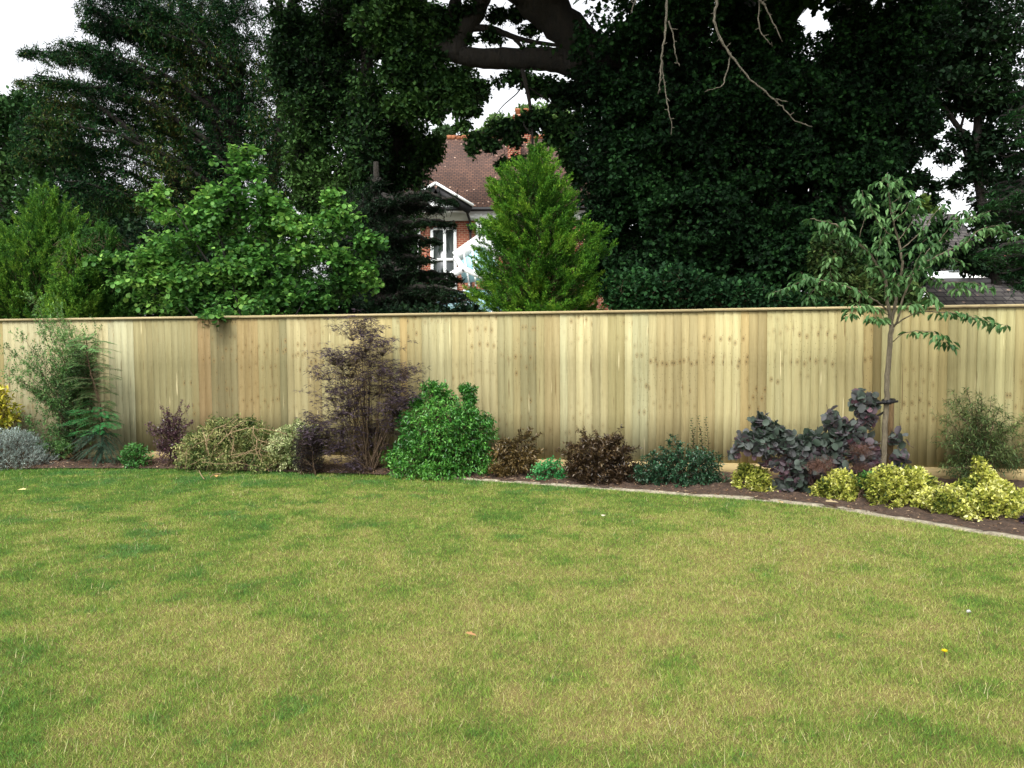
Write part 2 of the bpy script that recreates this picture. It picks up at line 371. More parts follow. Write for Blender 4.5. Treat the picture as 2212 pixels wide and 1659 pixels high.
def grasscol(s_, r, xy):
    n = len(s_); t = np.clip(s_ + r.normal(0, .16, n), 0, 1)[:, None]
    c = np.where(t < .45, GR1 + (GR2 - GR1) * (t / .45), GR2 + (GR3 - GR2) * ((t - .45) / .55))
    dry = (r.random(n) < np.clip((s_ - .3) * .75, .04, .62))[:, None]
    m = r.random((n, 1)); c = np.where(dry, (ST1 * m + ST2 * (1 - m)) * .88, c); bl = np.clip((vnoise(xy, 2.3, 61) - .55) * 3, 0, 1)[:, None] * (s_ < .4)[:, None]; c = c * (1 - .3 * bl * [1, .3, -.6])
    return c * .96 * (1 + r.normal(0, .24, (n, 1))).clip(.4, 1.7)
def groundmat():
    m, n, b, out = newmat('ground_soil'); tc = N(n, 'TexCoord')
    no = N(n, 'TexNoise', Scale=9.0, Detail=8.0, Roughness=.7); n.links.new(tc.outputs['Object'], no.inputs['Vector'])
    c = ramp(n, no.outputs[0], [(.3, tuple(S(64, 56, 36))), (.7, tuple(S(98, 92, 52)))]); n.links.new(c, b.inputs['Base Color'])
    b.inputs['Roughness'].default_value = .95; return m
mesh('ground', [(-300, -60, -.02), (300, -60, -.02), (300, 500, -.02), (-300, 500, -.02)], np.array([[0, 1, 2, 3]]), groundmat()); tag(bpy.data.objects['ground'], kind='structure')
# lawn sheet
gx = np.arange(-11, 12.01, .06); gy = np.arange(1.0, 12.6, .06)
X, Yg = np.meshgrid(gx, gy, indexing='ij'); XY = np.stack([X.ravel(), Yg.ravel()], 1)
Zg = .02 * (fbm(XY, .8, 9, 2) - .5) + .012 * (fbm(XY, 7, 19, 2) - .5)
Zg = Zg * np.clip((edge_y(XY[:, 0]) - XY[:, 1]) / .5, .15, 1)
sg = straw(XY)[:, None]
lc = S(70, 86, 34) * (1 - np.clip(sg, 0, 1)) + S(128, 116, 72) * np.clip(sg, 0, 1)
i = np.arange(len(gx) - 1)[:, None] * len(gy) + np.arange(len(gy) - 1)[None]
Fq = np.stack([i, i + len(gy), i + len(gy) + 1, i + 1], -1).reshape(-1, 4)
def lawnmat():
    m, n, b, out = newmat('lawn_thatch'); a = N(n, 'Attribute', _attribute_name='Col'); tc = N(n, 'TexCoord')
    no = N(n, 'TexNoise', Scale=170.0, Detail=4.0, Roughness=.7); n.links.new(tc.outputs['Object'], no.inputs['Vector'])
    f = ramp(n, no.outputs[0], [(.35, .35), (.65, 1.1)]); c = mixc(n, a.outputs['Color'], f, 1.0, 'MULTIPLY'); n.links.new(c, b.inputs['Base Color'])
    b.inputs['Roughness'].default_value = 1.0; b.inputs['Specular IOR Level'].default_value = .1; return m
mesh('lawn', np.concatenate([XY, Zg[:, None]], 1), Fq, lawnmat(), col=lc, smooth=True); tag(bpy.data.objects['lawn'], kind='structure')
# grass blades
r = np.random.default_rng(21); NB = 1150000
yy = 2.2 + (12.0 - 2.2) * r.random(NB) ** 1.15
xx = (r.random(NB) * 2 - 1) * (.67 * yy + 1.2)
ok = (yy < edge_y(xx) + .012) & (xx > -10.5) & (xx < 9.5); xx = xx[ok]; yy = yy[ok]
xy = np.stack([xx, yy], 1); s_ = straw(xy); n_ = len(xy)
bare = r.random(n_) < np.clip((s_ - .75) * 1.2, 0, .55); xy = xy[~bare]; s_ = s_[~bare]; n_ = len(xy)
zz = .02 * (fbm(xy, .8, 9, 2) - .5) + .012 * (fbm(xy, 7, 19, 2) - .5); zz *= np.clip((edge_y(xy[:, 0]) - xy[:, 1]) / .5, .15, 1)
ls = Leaves(); c = grasscol(s_, r, xy); an = r.uniform(0, 2 * math.pi, n_); le = r.uniform(.15, 1.5, n_)
d = np.stack([np.cos(an) * le, np.sin(an) * le, np.ones(n_)], 1)
tuft = .7 + .6 * fbm(xy, 6, 33, 2)
nn = np.stack([r.normal(0, .6, n_), r.normal(0, .6, n_) - .3, r.random(n_) + .4], 1)
hgt = r.uniform(.016, .034, n_) * tuft * (1 + .25 * (s_ < .2)); wd = .0018 + .0004 * xy[:, 1]
ls.add(np.concatenate([xy, zz[:, None] - .002], 1), d, nn, hgt, wd, c)
k = 2600; q = r.random(n_) < k / n_                                   # taller bleached stalks
dd = np.stack([r.normal(0, .3, n_), r.normal(0, .3, n_), np.ones(n_)], 1)
cl = vnoise(xy, 1.6, 77) > .5; q &= cl | (r.random(n_) < .3)
ls.add(np.concatenate([xy, zz[:, None]], 1)[q], dd[q], nn[q], r.uniform(.04, .075, q.sum()), .0026 + .0002 * xy[q, 1], S(190, 182, 138))
o = ls.build('grass', 'blade', GRASS, None)
tag(o, 'short patchy lawn grass, green with straw coloured dry areas', 'grass', kind='stuff')
# soil of the bed
def soilmat():
    m, n, b, out = newmat('bed_soil'); tc = N(n, 'TexCoord')
    no = N(n, 'TexNoise', Scale=22.0, Detail=9.0, Roughness=.75); n.links.new(tc.outputs['Object'], no.inputs['Vector'])
    c = ramp(n, no.outputs[0], [(.3, tuple(S(34, 24, 17))), (.5, tuple(S(68, 51, 38))), (.72, tuple(S(108, 86, 68)))]); n.links.new(c, b.inputs['Base Color'])
    bp = N(n, 'Bump', Strength=1.0, Distance=.03); n.links.new(no.outputs[0], bp.inputs['Height']); n.links.new(bp.outputs[0], b.inputs['Normal'])
    b.inputs['Roughness'].default_value = .95; return m
sx = np.arange(-10.5, 9, .05); rows = 34; V = []
ey = edge_y(sx); fy = YF(sx) + .06
T = np.linspace(0, 1, rows)
SY = ey[:, None] * (1 - T) + fy[:, None] * T; SX = np.broadcast_to(sx[:, None], SY.shape)
p2 = np.stack([SX.ravel(), SY.ravel()], 1); z = .018 + .03 * np.sin(np.clip(np.tile(T, len(sx)), 0, 1) * math.pi) + .09 * (fbm(p2, 9, 41, 3) - .5) * np.minimum(np.tile(T, len(sx)) * 6, 1)
z = np.maximum(z, .014)
i = np.arange(len(sx) - 1)[:, None] * rows + np.arange(rows - 1)[None]
mesh('soil', np.concatenate([p2, z[:, None]], 1), np.stack([i, i + rows, i + rows + 1, i + 1], -1).reshape(-1, 4), soilmat(), smooth=True)
tag(bpy.data.objects['soil'], kind='structure')
ls = Leaves(); m = 7000; r = np.random.default_rng(5); x = r.uniform(-8, 7.5, m); t = r.random(m) ** 1.3; y = edge_y(x) * (1 - t) + YF(x) * t
pp = np.stack([x, y, np.full(m, .03) + .03 * np.sin(t * math.pi)], 1)
ls.add(pp, unit(r.normal(0, 1, (m, 3)) * [1, 1, .25]), unit(np.array([0, 0, 1]) + r.normal(0, .35, (m, 3))), r.uniform(.01, .04, m), r.uniform(.006, .018, m),
       pick(r, pp, [S(70, 48, 34), S(120, 92, 66), S(190, 168, 138)], 9, .2))
tag(ls.build('bark_chippings', 'dia', LEAF, None), 'loose bark chips and pale bits strewn over the bed soil', 'bark chips', kind='stuff')
# concrete mowing edge
ec = EPC[EPC[:, 0] > -1.5]; ec = ec[ec[:, 0] < 8.6]; r = np.random.default_rng(8)
ec = np.array([ec[0] + (ec[-1] - ec[0]) * 0]) if len(ec) < 2 else ec
dist = np.concatenate([[0], np.cumsum(np.linalg.norm(np.diff(ec, axis=0), axis=1))]); sN = np.arange(0, dist[-1], .05)
ec = np.stack([np.interp(sN, dist, ec[:, k]) for k in range(3)], 1)
tt = unit(np.gradient(ec, axis=0)); nv = np.stack([-tt[:, 1], tt[:, 0], 0 * tt[:, 0]], 1)
wob = .03 * (vnoise(np.stack([sN, sN * 0], 1), 4, 3) - .5)[:, None]; w1 = (.016 + .04 * np.clip(ec[:, :1] / 3, 0, 1)) + .04 * vnoise(np.stack([sN, sN * 0 + 9], 1), 3, 6)[:, None]
h = .014 + .012 * vnoise(np.stack([sN, sN * 0 + 3], 1), 6, 4) + .004 * r.random(len(sN)); hz = np.stack([0 * h, 0 * h, h], 1)
cols_ = [ec + nv * (wob - .01) + [0, 0, -.03], ec + nv * (wob - .005) + hz * .8, ec + nv * (wob + .02) + hz, ec + nv * (wob + w1) + hz * .95, ec + nv * (wob + w1 + .012) + [0, 0, -.02]]
V = np.stack(cols_, 1).reshape(-1, 3); i = np.arange(len(sN) - 1)[:, None] * 5 + np.arange(4)[None]
FQ = np.stack([i, i + 5, i + 6, i + 1], -1).reshape(-1, 4)
def concmat():
    m, n, b, out = newmat('edging_concrete'); tc = N(n, 'TexCoord')
    no = N(n, 'TexNoise', Scale=26.0, Detail=9.0, Roughness=.75); n.links.new(tc.outputs['Object'], no.inputs['Vector'])
    c = ramp(n, no.outputs[0], [(.32, tuple(S(84, 76, 60))), (.5, tuple(S(136, 128, 108))), (.7, tuple(S(172, 164, 144)))]); n.links.new(c, b.inputs['Base Color'])
    bp = N(n, 'Bump', Strength=.9, Distance=.012); n.links.new(no.outputs[0], bp.inputs['Height']); n.links.new(bp.outputs[0], b.inputs['Normal'])
    b.inputs['Roughness'].default_value = .9; return m
tag(mesh('lawn_edging', V, FQ, concmat(), smooth=True), 'pale rough concrete strip curving between lawn and bed', 'lawn edging')

# ------------------------------------------------------------------ fence
fence = thing('garden_fence', 'tall new closeboard timber fence with capping rail and gravel boards', 'fence', (0, YF(0), 0))
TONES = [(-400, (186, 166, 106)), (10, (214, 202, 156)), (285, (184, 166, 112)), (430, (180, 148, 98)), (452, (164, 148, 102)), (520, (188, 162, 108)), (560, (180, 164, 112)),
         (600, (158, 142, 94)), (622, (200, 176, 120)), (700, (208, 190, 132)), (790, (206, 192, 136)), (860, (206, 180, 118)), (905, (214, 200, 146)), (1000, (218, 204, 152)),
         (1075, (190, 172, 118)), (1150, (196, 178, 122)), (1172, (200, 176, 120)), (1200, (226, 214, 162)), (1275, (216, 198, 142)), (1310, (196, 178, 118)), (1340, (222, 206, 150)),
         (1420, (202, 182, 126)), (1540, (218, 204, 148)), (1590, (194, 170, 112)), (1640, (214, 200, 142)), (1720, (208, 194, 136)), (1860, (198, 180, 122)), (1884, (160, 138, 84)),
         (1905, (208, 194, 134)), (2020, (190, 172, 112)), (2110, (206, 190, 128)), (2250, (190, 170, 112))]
fdir = unit(np.array([1, -.19, 0])); fn = np.array([fdir[1], -fdir[0], 0])   # fn points to the camera
fn = fn if fn[1] < 0 else -fn
org = np.array([-9.6, YF(-9.6), 0]); r = np.random.default_rng(12); s_ = 0.0; L_ = 18.2
panels = {}; grp = 0; gl = 0; gc = None; gs = 0
while s_ < L_:
    wdt = r.uniform(.094, .104)
    if gl <= 0: gl = int(r.choice([1, 1, 2, 2, 3, 4, 6])); gs = r.uniform(0, 60); gk = 1 + r.normal(0, .05); gh = r.normal(0, .035)
    gl -= 1
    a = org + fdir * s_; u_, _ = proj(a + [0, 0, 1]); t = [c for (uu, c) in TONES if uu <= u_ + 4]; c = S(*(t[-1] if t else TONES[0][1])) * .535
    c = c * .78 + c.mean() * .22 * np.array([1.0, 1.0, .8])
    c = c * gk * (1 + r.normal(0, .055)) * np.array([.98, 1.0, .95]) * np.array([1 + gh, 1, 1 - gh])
    b0 = a; b1 = a + fdir * (wdt + .02); lean = r.normal(0, .0015)
    V = []
    zs = [.146, .75, 1.35, 1.965]
    for z in zs:
        fr0 = b0 + fn * (.0165 + r.normal(0, .0008)) + fdir * lean * z; fr1 = b1 + fn * .0085 + fdir * lean * z
        for q in (fr0, fr1, b1 + fn * .001 + fdir * lean * z, b0 + fn * .001 + fdir * lean * z): V.append(q + [0, 0, z])
    fs = []
    for k in range(3):
        for j in range(4): fs.append((k * 4 + j, k * 4 + (j + 1) % 4, k * 4 + 4 + (j + 1) % 4, k * 4 + 4 + j))
    fs += [(3, 2, 1, 0), (12, 13, 14, 15)]
    zoff = gs * 3 + r.normal(0, .012)
    st = np.array([[0 if j in (0, 3) else wdt + .02, zz_ + zoff * .0 + r.normal(0, .0), gs] for zz_ in zs for j in range(4)])
    st[:, 2] = r.uniform(0, 90); st[:, 1] += r.normal(0, .018) + gs * 1.37; st[:, 0] += round(gs) * .37 + r.normal(0, .014)
    bay = int(s_ // 3.03); pn = panels.setdefault(bay, [MB(), [], []])
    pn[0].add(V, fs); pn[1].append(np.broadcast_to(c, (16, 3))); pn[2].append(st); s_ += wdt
def fbox(mb, s0, s1, n0, n1, z0, z1):
    q = [org + fdir * s0 + fn * n1, org + fdir * s1 + fn * n1, org + fdir * s1 + fn * n0, org + fdir * s0 + fn * n0]
    mb.hexa([p + [0, 0, z0] for p in q], [p + [0, 0, z1] for p in q])
def fst(s0, s1, along=True, seed=0):      # texture frame of a lying board: across = height
    pass
for bay, (mb, cc, ss) in sorted(panels.items()):
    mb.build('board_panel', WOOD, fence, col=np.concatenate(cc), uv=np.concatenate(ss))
s_ = 0; j = 0
while s_ < L_:                            # capping rail in lengths
    e = min(s_ + 3.03, L_); mb = MB(); dz_ = r.normal(0, .0025); fbox(mb, s_ + .002, e - .002, -.035, .042, 1.968 + dz_, 2.0 + dz_)
    V = np.concatenate(mb.V); uv = np.stack([V[:, 2] + V[:, 1] * .2, V @ fdir * .5, np.full(8, 5 + j * 3.7)], 1)
    mb.build('capping_rail', WOOD, fence, col=S(214, 196, 150) * .60 * r.uniform(.9, 1.08), uv=uv); j += 1; s_ = e
s_ = -.9; j = 0
while s_ < L_:                            # gravel boards
    e = min(s_ + 3.03, L_); mb = MB(); fbox(mb, max(s_, 0) + .002, e - .003, .002, .034, -.02, .145)
    V = np.concatenate(mb.V); uv = np.stack([V[:, 2], V @ fdir * .6, np.full(8, 55 + j * 2.9)], 1)
    mb.build('gravel_board', WOOD, fence, col=S(206, 184, 132) * .60 * r.uniform(.88, 1.05), uv=uv); j += 1; s_ = e
mb = MB()
for k in range(0, 7):
    s0 = k * 3.03 - .9
    if s0 > 0:
        m_ = MB(); fbox(m_, s0 - .05, s0 + .05, -.14, -.002, -.05, 1.95)
        V = np.concatenate(m_.V); m_.build('post', WOOD, fence, col=S(190, 170, 120) * .65, uv=np.stack([V[:, 0], V[:, 2], np.full(8, k * 3.)], 1))
for z0 in (.35, 1.0, 1.65):
    m_ = MB(); fbox(m_, .0, L_, -.075, -.003, z0, z0 + .07); V = np.concatenate(m_.V)
    m_.build('arris_rail', WOOD, fence, col=S(190, 170, 120) * .65, uv=np.stack([V[:, 2], V @ fdir, np.full(8, z0)], 1))
# ------------------------------------------------------------------ the brick house beyond the trees
def tilemat(name, ca, cb, cm, bw, bh, mort, lichen=0, zk=1.0, ax=0):
    m, n, b, out = newmat(name); tc = N(n, 'TexCoord'); sp = N(n, 'SeparateXYZ'); n.links.new(tc.outputs['Object'], sp.inputs[0])
    cb_ = N(n, 'CombineXYZ'); n.links.new(sp.outputs[ax], cb_.inputs[0])
    mu = N(n, 'Math', _operation='MULTIPLY', i1=zk); n.links.new(sp.outputs[2], mu.inputs[0]); n.links.new(mu.outputs[0], cb_.inputs[1])
    br = N(n, 'TexBrick', Scale=1.0); n.links.new(cb_.outputs[0], br.inputs['Vector'])
    br.inputs['Brick Width'].default_value = bw; br.inputs['Row Height'].default_value = bh; br.inputs['Mortar Size'].default_value = mort
    br.inputs['Color1'].default_value = (*ca, 1); br.inputs['Color2'].default_value = (*cb, 1); br.inputs['Mortar'].default_value = (*cm, 1)
    br.inputs['Bias'].default_value = -.1
    no = N(n, 'TexNoise', Scale=1.1, Detail=6.0); n.links.new(tc.outputs['Object'], no.inputs['Vector'])
    f = ramp(n, no.outputs[0], [(.35, .7), (.65, 1.15)]); c = mixc(n, br.outputs['Color'], f, .8, 'MULTIPLY')
    if lichen:
        vo = N(n, 'TexVoronoi', Scale=3.2); n.links.new(tc.outputs['Object'], vo.inputs['Vector'])
        lf = ramp(n, vo.outputs['Distance'], [(.10, 1.0), (.17, 0.0)]); n2 = N(n, 'TexNoise', Scale=.8); n.links.new(tc.outputs['Object'], n2.inputs['Vector'])
        g_ = ramp(n, n2.outputs[0], [(.42, 0.0), (.55, 1.0)]); lm = N(n, 'Math', _operation='MULTIPLY'); n.links.new(lf, lm.inputs[0]); n.links.new(g_, lm.inputs[1])
        c = mixc(n, c, S(190, 160, 140), lm.outputs[0])
    n.links.new(c, b.inputs['Base Color']); b.inputs['Roughness'].default_value = .9
    bp = N(n, 'Bump', Strength=.6, Distance=.02); n.links.new(br.outputs['Fac'], bp.inputs['Height']); bp.invert = True; n.links.new(bp.outputs[0], b.inputs['Normal'])
    return m
BRICK = tilemat('brick_red', tuple(S(146, 72, 48)), tuple(S(118, 56, 40)), tuple(S(160, 134, 110)), .225, .088, .013)
ROOF = tilemat('roof_clay_tiles', tuple(S(98, 70, 56)), tuple(S(76, 55, 46)), tuple(S(44, 30, 28)), .2, .13, .016, 1, 1.35)
RIDGE = plain('ridge_terracotta', S(140, 88, 58), .85, .3, 3)
WHITE = plain('white_paint', S(226, 230, 228), .5, .04)
BLACK = plain('black_paint', S(18, 18, 20), .6, .15)
GLASS = plain('window_glass', S(40, 48, 46), .08, .2, 1, .8)
GLASSB = plain('conservatory_glass', S(160, 200, 208), .1, .08, 1, .8)
YH = 34.0
h0 = P(1080, 700, YH); house = thing('brick_house', 'large red brick house with brown tiled roof, tall chimney and white windows beyond the trees', 'house', (h0[0], YH, 0))
def px(u, Y, v=500): return P(u, v, Y)[0]
def pz(v, Y, u=1000): return P(u, v, Y)[2]
def rect(mb, u0, v0, u1, v1, Y, th=.12, back=0.0):
    mb.box(px(u0, Y), px(u1, Y), Y - th, Y + back, pz(v1, Y), pz(v0, Y)); return mb
ze = pz(452, YH); zr = pz(299, YH + 4.4)
xl, xr = px(842, YH), px(1345, YH)
MB().box(xl + .3, xr - .3, YH, YH + 8.8, 0, ze).build('wall', BRICK, house)
# hipped roof with eaves overhang
rl, rr_ = px(968, YH + 4.4), px(1222, YH + 4.4)
m_ = MB(); A = [(xl, YH - .35, ze), (xr, YH - .35, ze), (xr, YH + 9.2, ze), (xl, YH + 9.2, ze), (rl, YH + 4.4, zr), (rr_, YH + 4.4, zr)]
m_.add(A, [(0, 1, 5, 4), (2, 3, 4, 5), (1, 2, 5), (3, 0, 4), (3, 2, 1, 0)]); roof = m_.build('roof', ROOF, house)
m_ = MB()
nb = 26
for k in range(nb):
    x0 = rl + (rr_ - rl) * k / nb; x1 = rl + (rr_ - rl) * (k + .96) / nb
    m_.tube([(x0, YH + 4.4, zr + .02), (x1, YH + 4.4, zr + .035)], .13, 8)
m_.build('ridge_tile', RIDGE, roof)
for (ua, va, ub, vb, Y_, dp, pots) in ((1112, 254, 1146, 345, YH + 4.0, 1.0, 2), (1098, 301, 1126, 372, YH + 2.6, .8, 0)):
    m_ = MB(); m_.box(px(ua, Y_), px(ub, Y_), Y_, Y_ + dp, pz(vb, Y_) - .5, pz(va, Y_))
    m_.box(px(ua, Y_) - .06, px(ub, Y_) + .06, Y_ - .06, Y_ + dp + .06, pz(va, Y_) + .002, pz(va, Y_) + .12)
    m_.box(px(ua, Y_) - .03, px(ub, Y_) + .03, Y_ - .03, Y_ + dp + .03, pz(va + 9, Y_) - .08, pz(va + 9, Y_))
    ch = m_.build('chimney', BRICK, house)
    for k in range(pots):
        xc = px(ua + 8 + 18 * k, Y_); z0 = pz(va, Y_) + .12
        MB().tube([(xc, Y_ + .5, z0), (xc, Y_ + .5, z0 + .3), (xc, Y_ + .5, z0 + .32), (xc, Y_ + .5, z0 + .4)], [.13, .11, .14, .14], 12).build('chimney_pot', RIDGE, ch)
rect(MB(), 842, 455, 1345, 477, YH, .10).build('cornice_band', WHITE, house)
m_ = MB(); zc = pz(452.5, YH - .4)
m_.tube([(xl, YH - .45, zc), (xr, YH - .45, zc)], .085, 8); m_.build('gutter', BLACK, house)
# gable
YG = YH - .75; ga = (px(943, YG), pz(411, YG)); gl_ = (px(872, YG), pz(455, YG)); gr_ = (px(1012, YG), pz(455, YG))
m_ = MB(); m_.add([(gl_[0], YG, gl_[1]), (gr_[0], YG, gr_[1]), (ga[0], YG, ga[1]), (gl_[0], YG + 3, gl_[1]), (gr_[0], YG + 3, gr_[1]), (ga[0], YG + 3, ga[1])],
      [(0, 1, 2), (5, 4, 3), (0, 2, 5, 3), (2, 1, 4, 5), (1, 0, 3, 4)]); gab = m_.build('gable', WHITE, house)
m_ = MB(); yb = YG - .12
for (q, sgn) in ((gl_, -1), (gr_, 1)):
    m_.bar((q[0] + sgn * .1, yb, q[1] - .02), (ga[0], yb, ga[1] + .02), .34, .08, (0, 1, 0))
m_.build('bargeboard', BLACK, gab)
m_ = MB()
for (q, sgn) in ((gl_, -1), (gr_, 1)):
    m_.bar((q[0] + sgn * .22, yb - .03, q[1] + .18), (ga[0], yb - .03, ga[1] + .27), .10, .2, (0, 1, 0))
m_.build('verge_trim', WHITE, gab)
m_ = MB(); m_.box(gl_[0] + .1, gr_[0] - .1, YG - .09, YG - .01, gl_[1] - .01, gl_[1] + .14); m_.build('tie_beam', BLACK, gab)
# downpipe and hopper
xp = px(1016, YH - .2); m_ = MB(); z1 = pz(495, YH)
m_.tube([(px(1011, YH), YH - .42, zc), (px(1011, YH), YH - .4, zc - .15), (xp, YH - .2, zc - .5), (xp, YH - .2, z1 + .2)], .055, 8)
m_.tube([(xp, YH - .2, z1), (xp, YH - .2, 0.2)], .055, 8); dp_ = m_.build('downpipe', BLACK, house)
MB().hexa([(xp - .07, YH - .3, z1 - .12), (xp + .07, YH - .3, z1 - .12), (xp + .07, YH - .13, z1 - .12), (xp - .07, YH - .13, z1 - .12)],
          [(xp - .17, YH - .38, z1 + .2), (xp + .17, YH - .38, z1 + .2), (xp + .17, YH - .06, z1 + .2), (xp - .17, YH - .06, z1 + .2)]).build('hopper', BLACK, dp_)
def window(u0, v0, u1, v1, bars_u, bars_v, fr=.09):
    Y = YH; m_ = MB(); x0, x1 = px(u0, Y), px(u1, Y); z0, z1 = pz(v1, Y), pz(v0, Y)
    for a in [x0, x1] + [px(b, Y) for b in bars_u]: m_.box(a - fr / 2, a + fr / 2, Y - .10, Y - .002, z0, z1)
    xs = sorted([x0, x1] + [px(b, Y) for b in bars_u])
    for zz_ in [z0, z1] + [pz(b, Y) for b in bars_v]:
        for a, b in zip(xs[:-1], xs[1:]): m_.box(a + fr / 2, b - fr / 2, Y - .096, Y - .004, zz_ - fr / 2, zz_ + fr / 2)
    w_ = m_.build('window', WHITE, house)
    MB().box(x0 + .01, x1 - .01, Y - .05, Y - .006, z0 + .01, z1 - .01).build('pane', GLASS, w_)
    MB().box(x0 - .1, x1 + .1, Y - .16, Y - .001, z0 - .14, z0 - fr / 2 - .002).build('sill', WHITE, w_); return w_
window(933, 494, 983, 700, [960.5], [561, 625], .12)
w_ = window(1031, 480, 1069, 560, [1050], [500, 530], .11)
m_ = MB()
for u0 in (1032.5, 1051.5):
    rect(m_, u0, 482, u0 + 16, 498, YH, .075, -.052)
m_.build('panel', WHITE, w_)
m_ = MB()
for u0 in (1034.5, 1053.5):
    for i_, j_ in ((0, 0), (1, 0), (2.2, 0), (0, 1), (1.3, 1.1), (0, 2), (2, 2.2), (1.1, 2.2), (2.4, 1)):
        rect(m_, u0 + i_ * 4, 484 + j_ * 4.2, u0 + i_ * 4 + 3, 484 + j_ * 4.2 + 3, YH, .082, -.074)
m_.build('panel_pattern', BLACK, w_)
window(862, 494, 905, 640, [883], [561], .12)
window(1150, 480, 1200, 560, [1175], [500], .11)
# conservatory: sloping white bars with pale glass
YC = 31.0; cons = thing('conservatory', 'white framed conservatory with pale blue sloping glass roof against the brick house', 'conservatory', (px(1010, YC), YC, 0))
a0, a1 = P(930, 622, YC - 1.5), P(1000, 580, YC - 1.5)
b0, b1 = P(984, 556, YC), P(1036, 520, YC)
c0, c1 = P(1120, 560, YC), P(1120, 640, YC - 1.5)
m_ = MB(); m_.bar(b0, b1, .46, .12, (0, 1, 0)); m_.bar(a0, a1, .26, .12, (0, 1, 0)); m_.bar(b1, c0, .4, .14, (0, 1, 0)); m_.bar(a1, P(1090, 620, YC - 1.5), .2, .12, (0, 1, 0))
m_.bar(b0, a1, .10, .2, (1, 0, 0)); m_.bar(P(1012, 590, YC - 1.4), P(1060, 590, YC - 1.4), .1, .14, (0, 1, 0))
for t in (.35, .7): m_.bar(b0 + (b1 - b0) * t + [0, -.1, -.1], P(1000 + 40 * t, 618, YC - 1.3), .06, .07, (0, 1, 0))
for u in (935, 1000, 1060, 1110): m_.box(px(u, YC - 1.4), px(u, YC - 1.4) + .1, YC - 1.5, YC - 1.4, 0, pz(622, YC - 1.5) - .06)
m_.build('frame', WHITE, cons)
m_ = MB(); m_.hexa([a0 + [.1, .03, -.15], P(1110, 622, YC - 1.4), P(1110, 700, YC - 1.4), P(932, 700, YC - 1.4)], [a0 + [.1, .06, -.15], P(1110, 622, YC - 1.35), P(1110, 700, YC - 1.35), P(932, 700, YC - 1.35)])
m_.hexa([b0 + [.1, .02, -.1], b1 + [0, .02, -.1], P(1100, 600, YC - .6), P(1000, 612, YC - .6)], [b0 + [.1, .05, -.1], b1 + [0, .05, -.1], P(1100, 600, YC - .57), P(1000, 612, YC - .57)])
m_.build('roof_glass', GLASSB, cons)
# right hand outbuildings
SLATE = tilemat('grey_tiles', tuple(S(92, 88, 84)), tuple(S(66, 62, 60)), tuple(S(48, 44, 46)), .2, .13, .016, 1, 1.3)
YS = 17.0; sh = thing('garden_building', 'low building with grey tiled roof and white eaves seen through the young cherry', 'building', (px(2100, YS), YS, 0))
zt = pz(612, YS, 2100); zb = pz(668, YS, 2100)
m_ = MB(); x0, x1 = px(1985, YS), px(2290, YS)
m_.hexa([(x0, YS - 1.2, zb - .1), (x1, YS - 1.2, zb - .1), (x1, YS - 1.1, zb - .1), (x0, YS - 1.1, zb - .1)],
        [(x0, YS, zt), (x1, YS, zt), (x1, YS + .1, zt), (x0, YS + .1, zt)]); m_.build('roof', SLATE, sh)
MB().box(x0 + .1, x1 - .1, YS - 1.0, YS + 2.5, 0, zb - .12).build('wall', BRICK, sh)
MB().tube([(x0, YS + .05, zt + .05), (x1, YS + .05, zt + .05)], .07, 8).build('ridge', plain('ridge_grey', S(110, 108, 110)), sh)
YB = 24.0; bb = thing('outbuilding', 'pale rendered outbuilding with mossy grey pitched roof and a brick end, behind the cherry', 'building', (px(2120, YB), YB, 0))
x0, x1 = px(1985, YB), px(2148, YB); MB().box(x0, x1, YB, YB + 4, 0, pz(585, YB, 2060)).build('wall', WHITE, bb)
m_ = MB(); za, zb2 = pz(585, YB, 2060), pz(462, YB + 2.5, 2060)
m_.hexa([(x0 - .2, YB + .01, za + .02), (x1 + .2, YB + .01, za + .02), (x1 + .2, YB + 5.3, za), (x0 - .2, YB + 5.3, za)], [(x0 - .2, YB + 2.45, zb2), (x1 + .2, YB + 2.45, zb2), (x1 + .2, YB + 2.55, zb2), (x0 - .2, YB + 2.55, zb2)])
m_.build('roof', SLATE, bb)
MB().box(x1 + .02, px(2330, YB), YB - .6, YB + 4, 0, pz(545, YB, 2200)).build('brick_wall', BRICK, bb)
m_ = MB()
for k in range(5): m_.box(px(2050, YB), px(2110, YB), YB - .04, YB - .01, pz(566 + k * 5, YB, 2060), pz(564 + k * 5, YB, 2060))
m_.build('louvre', plain('grey_slats', S(120, 130, 130)), bb)

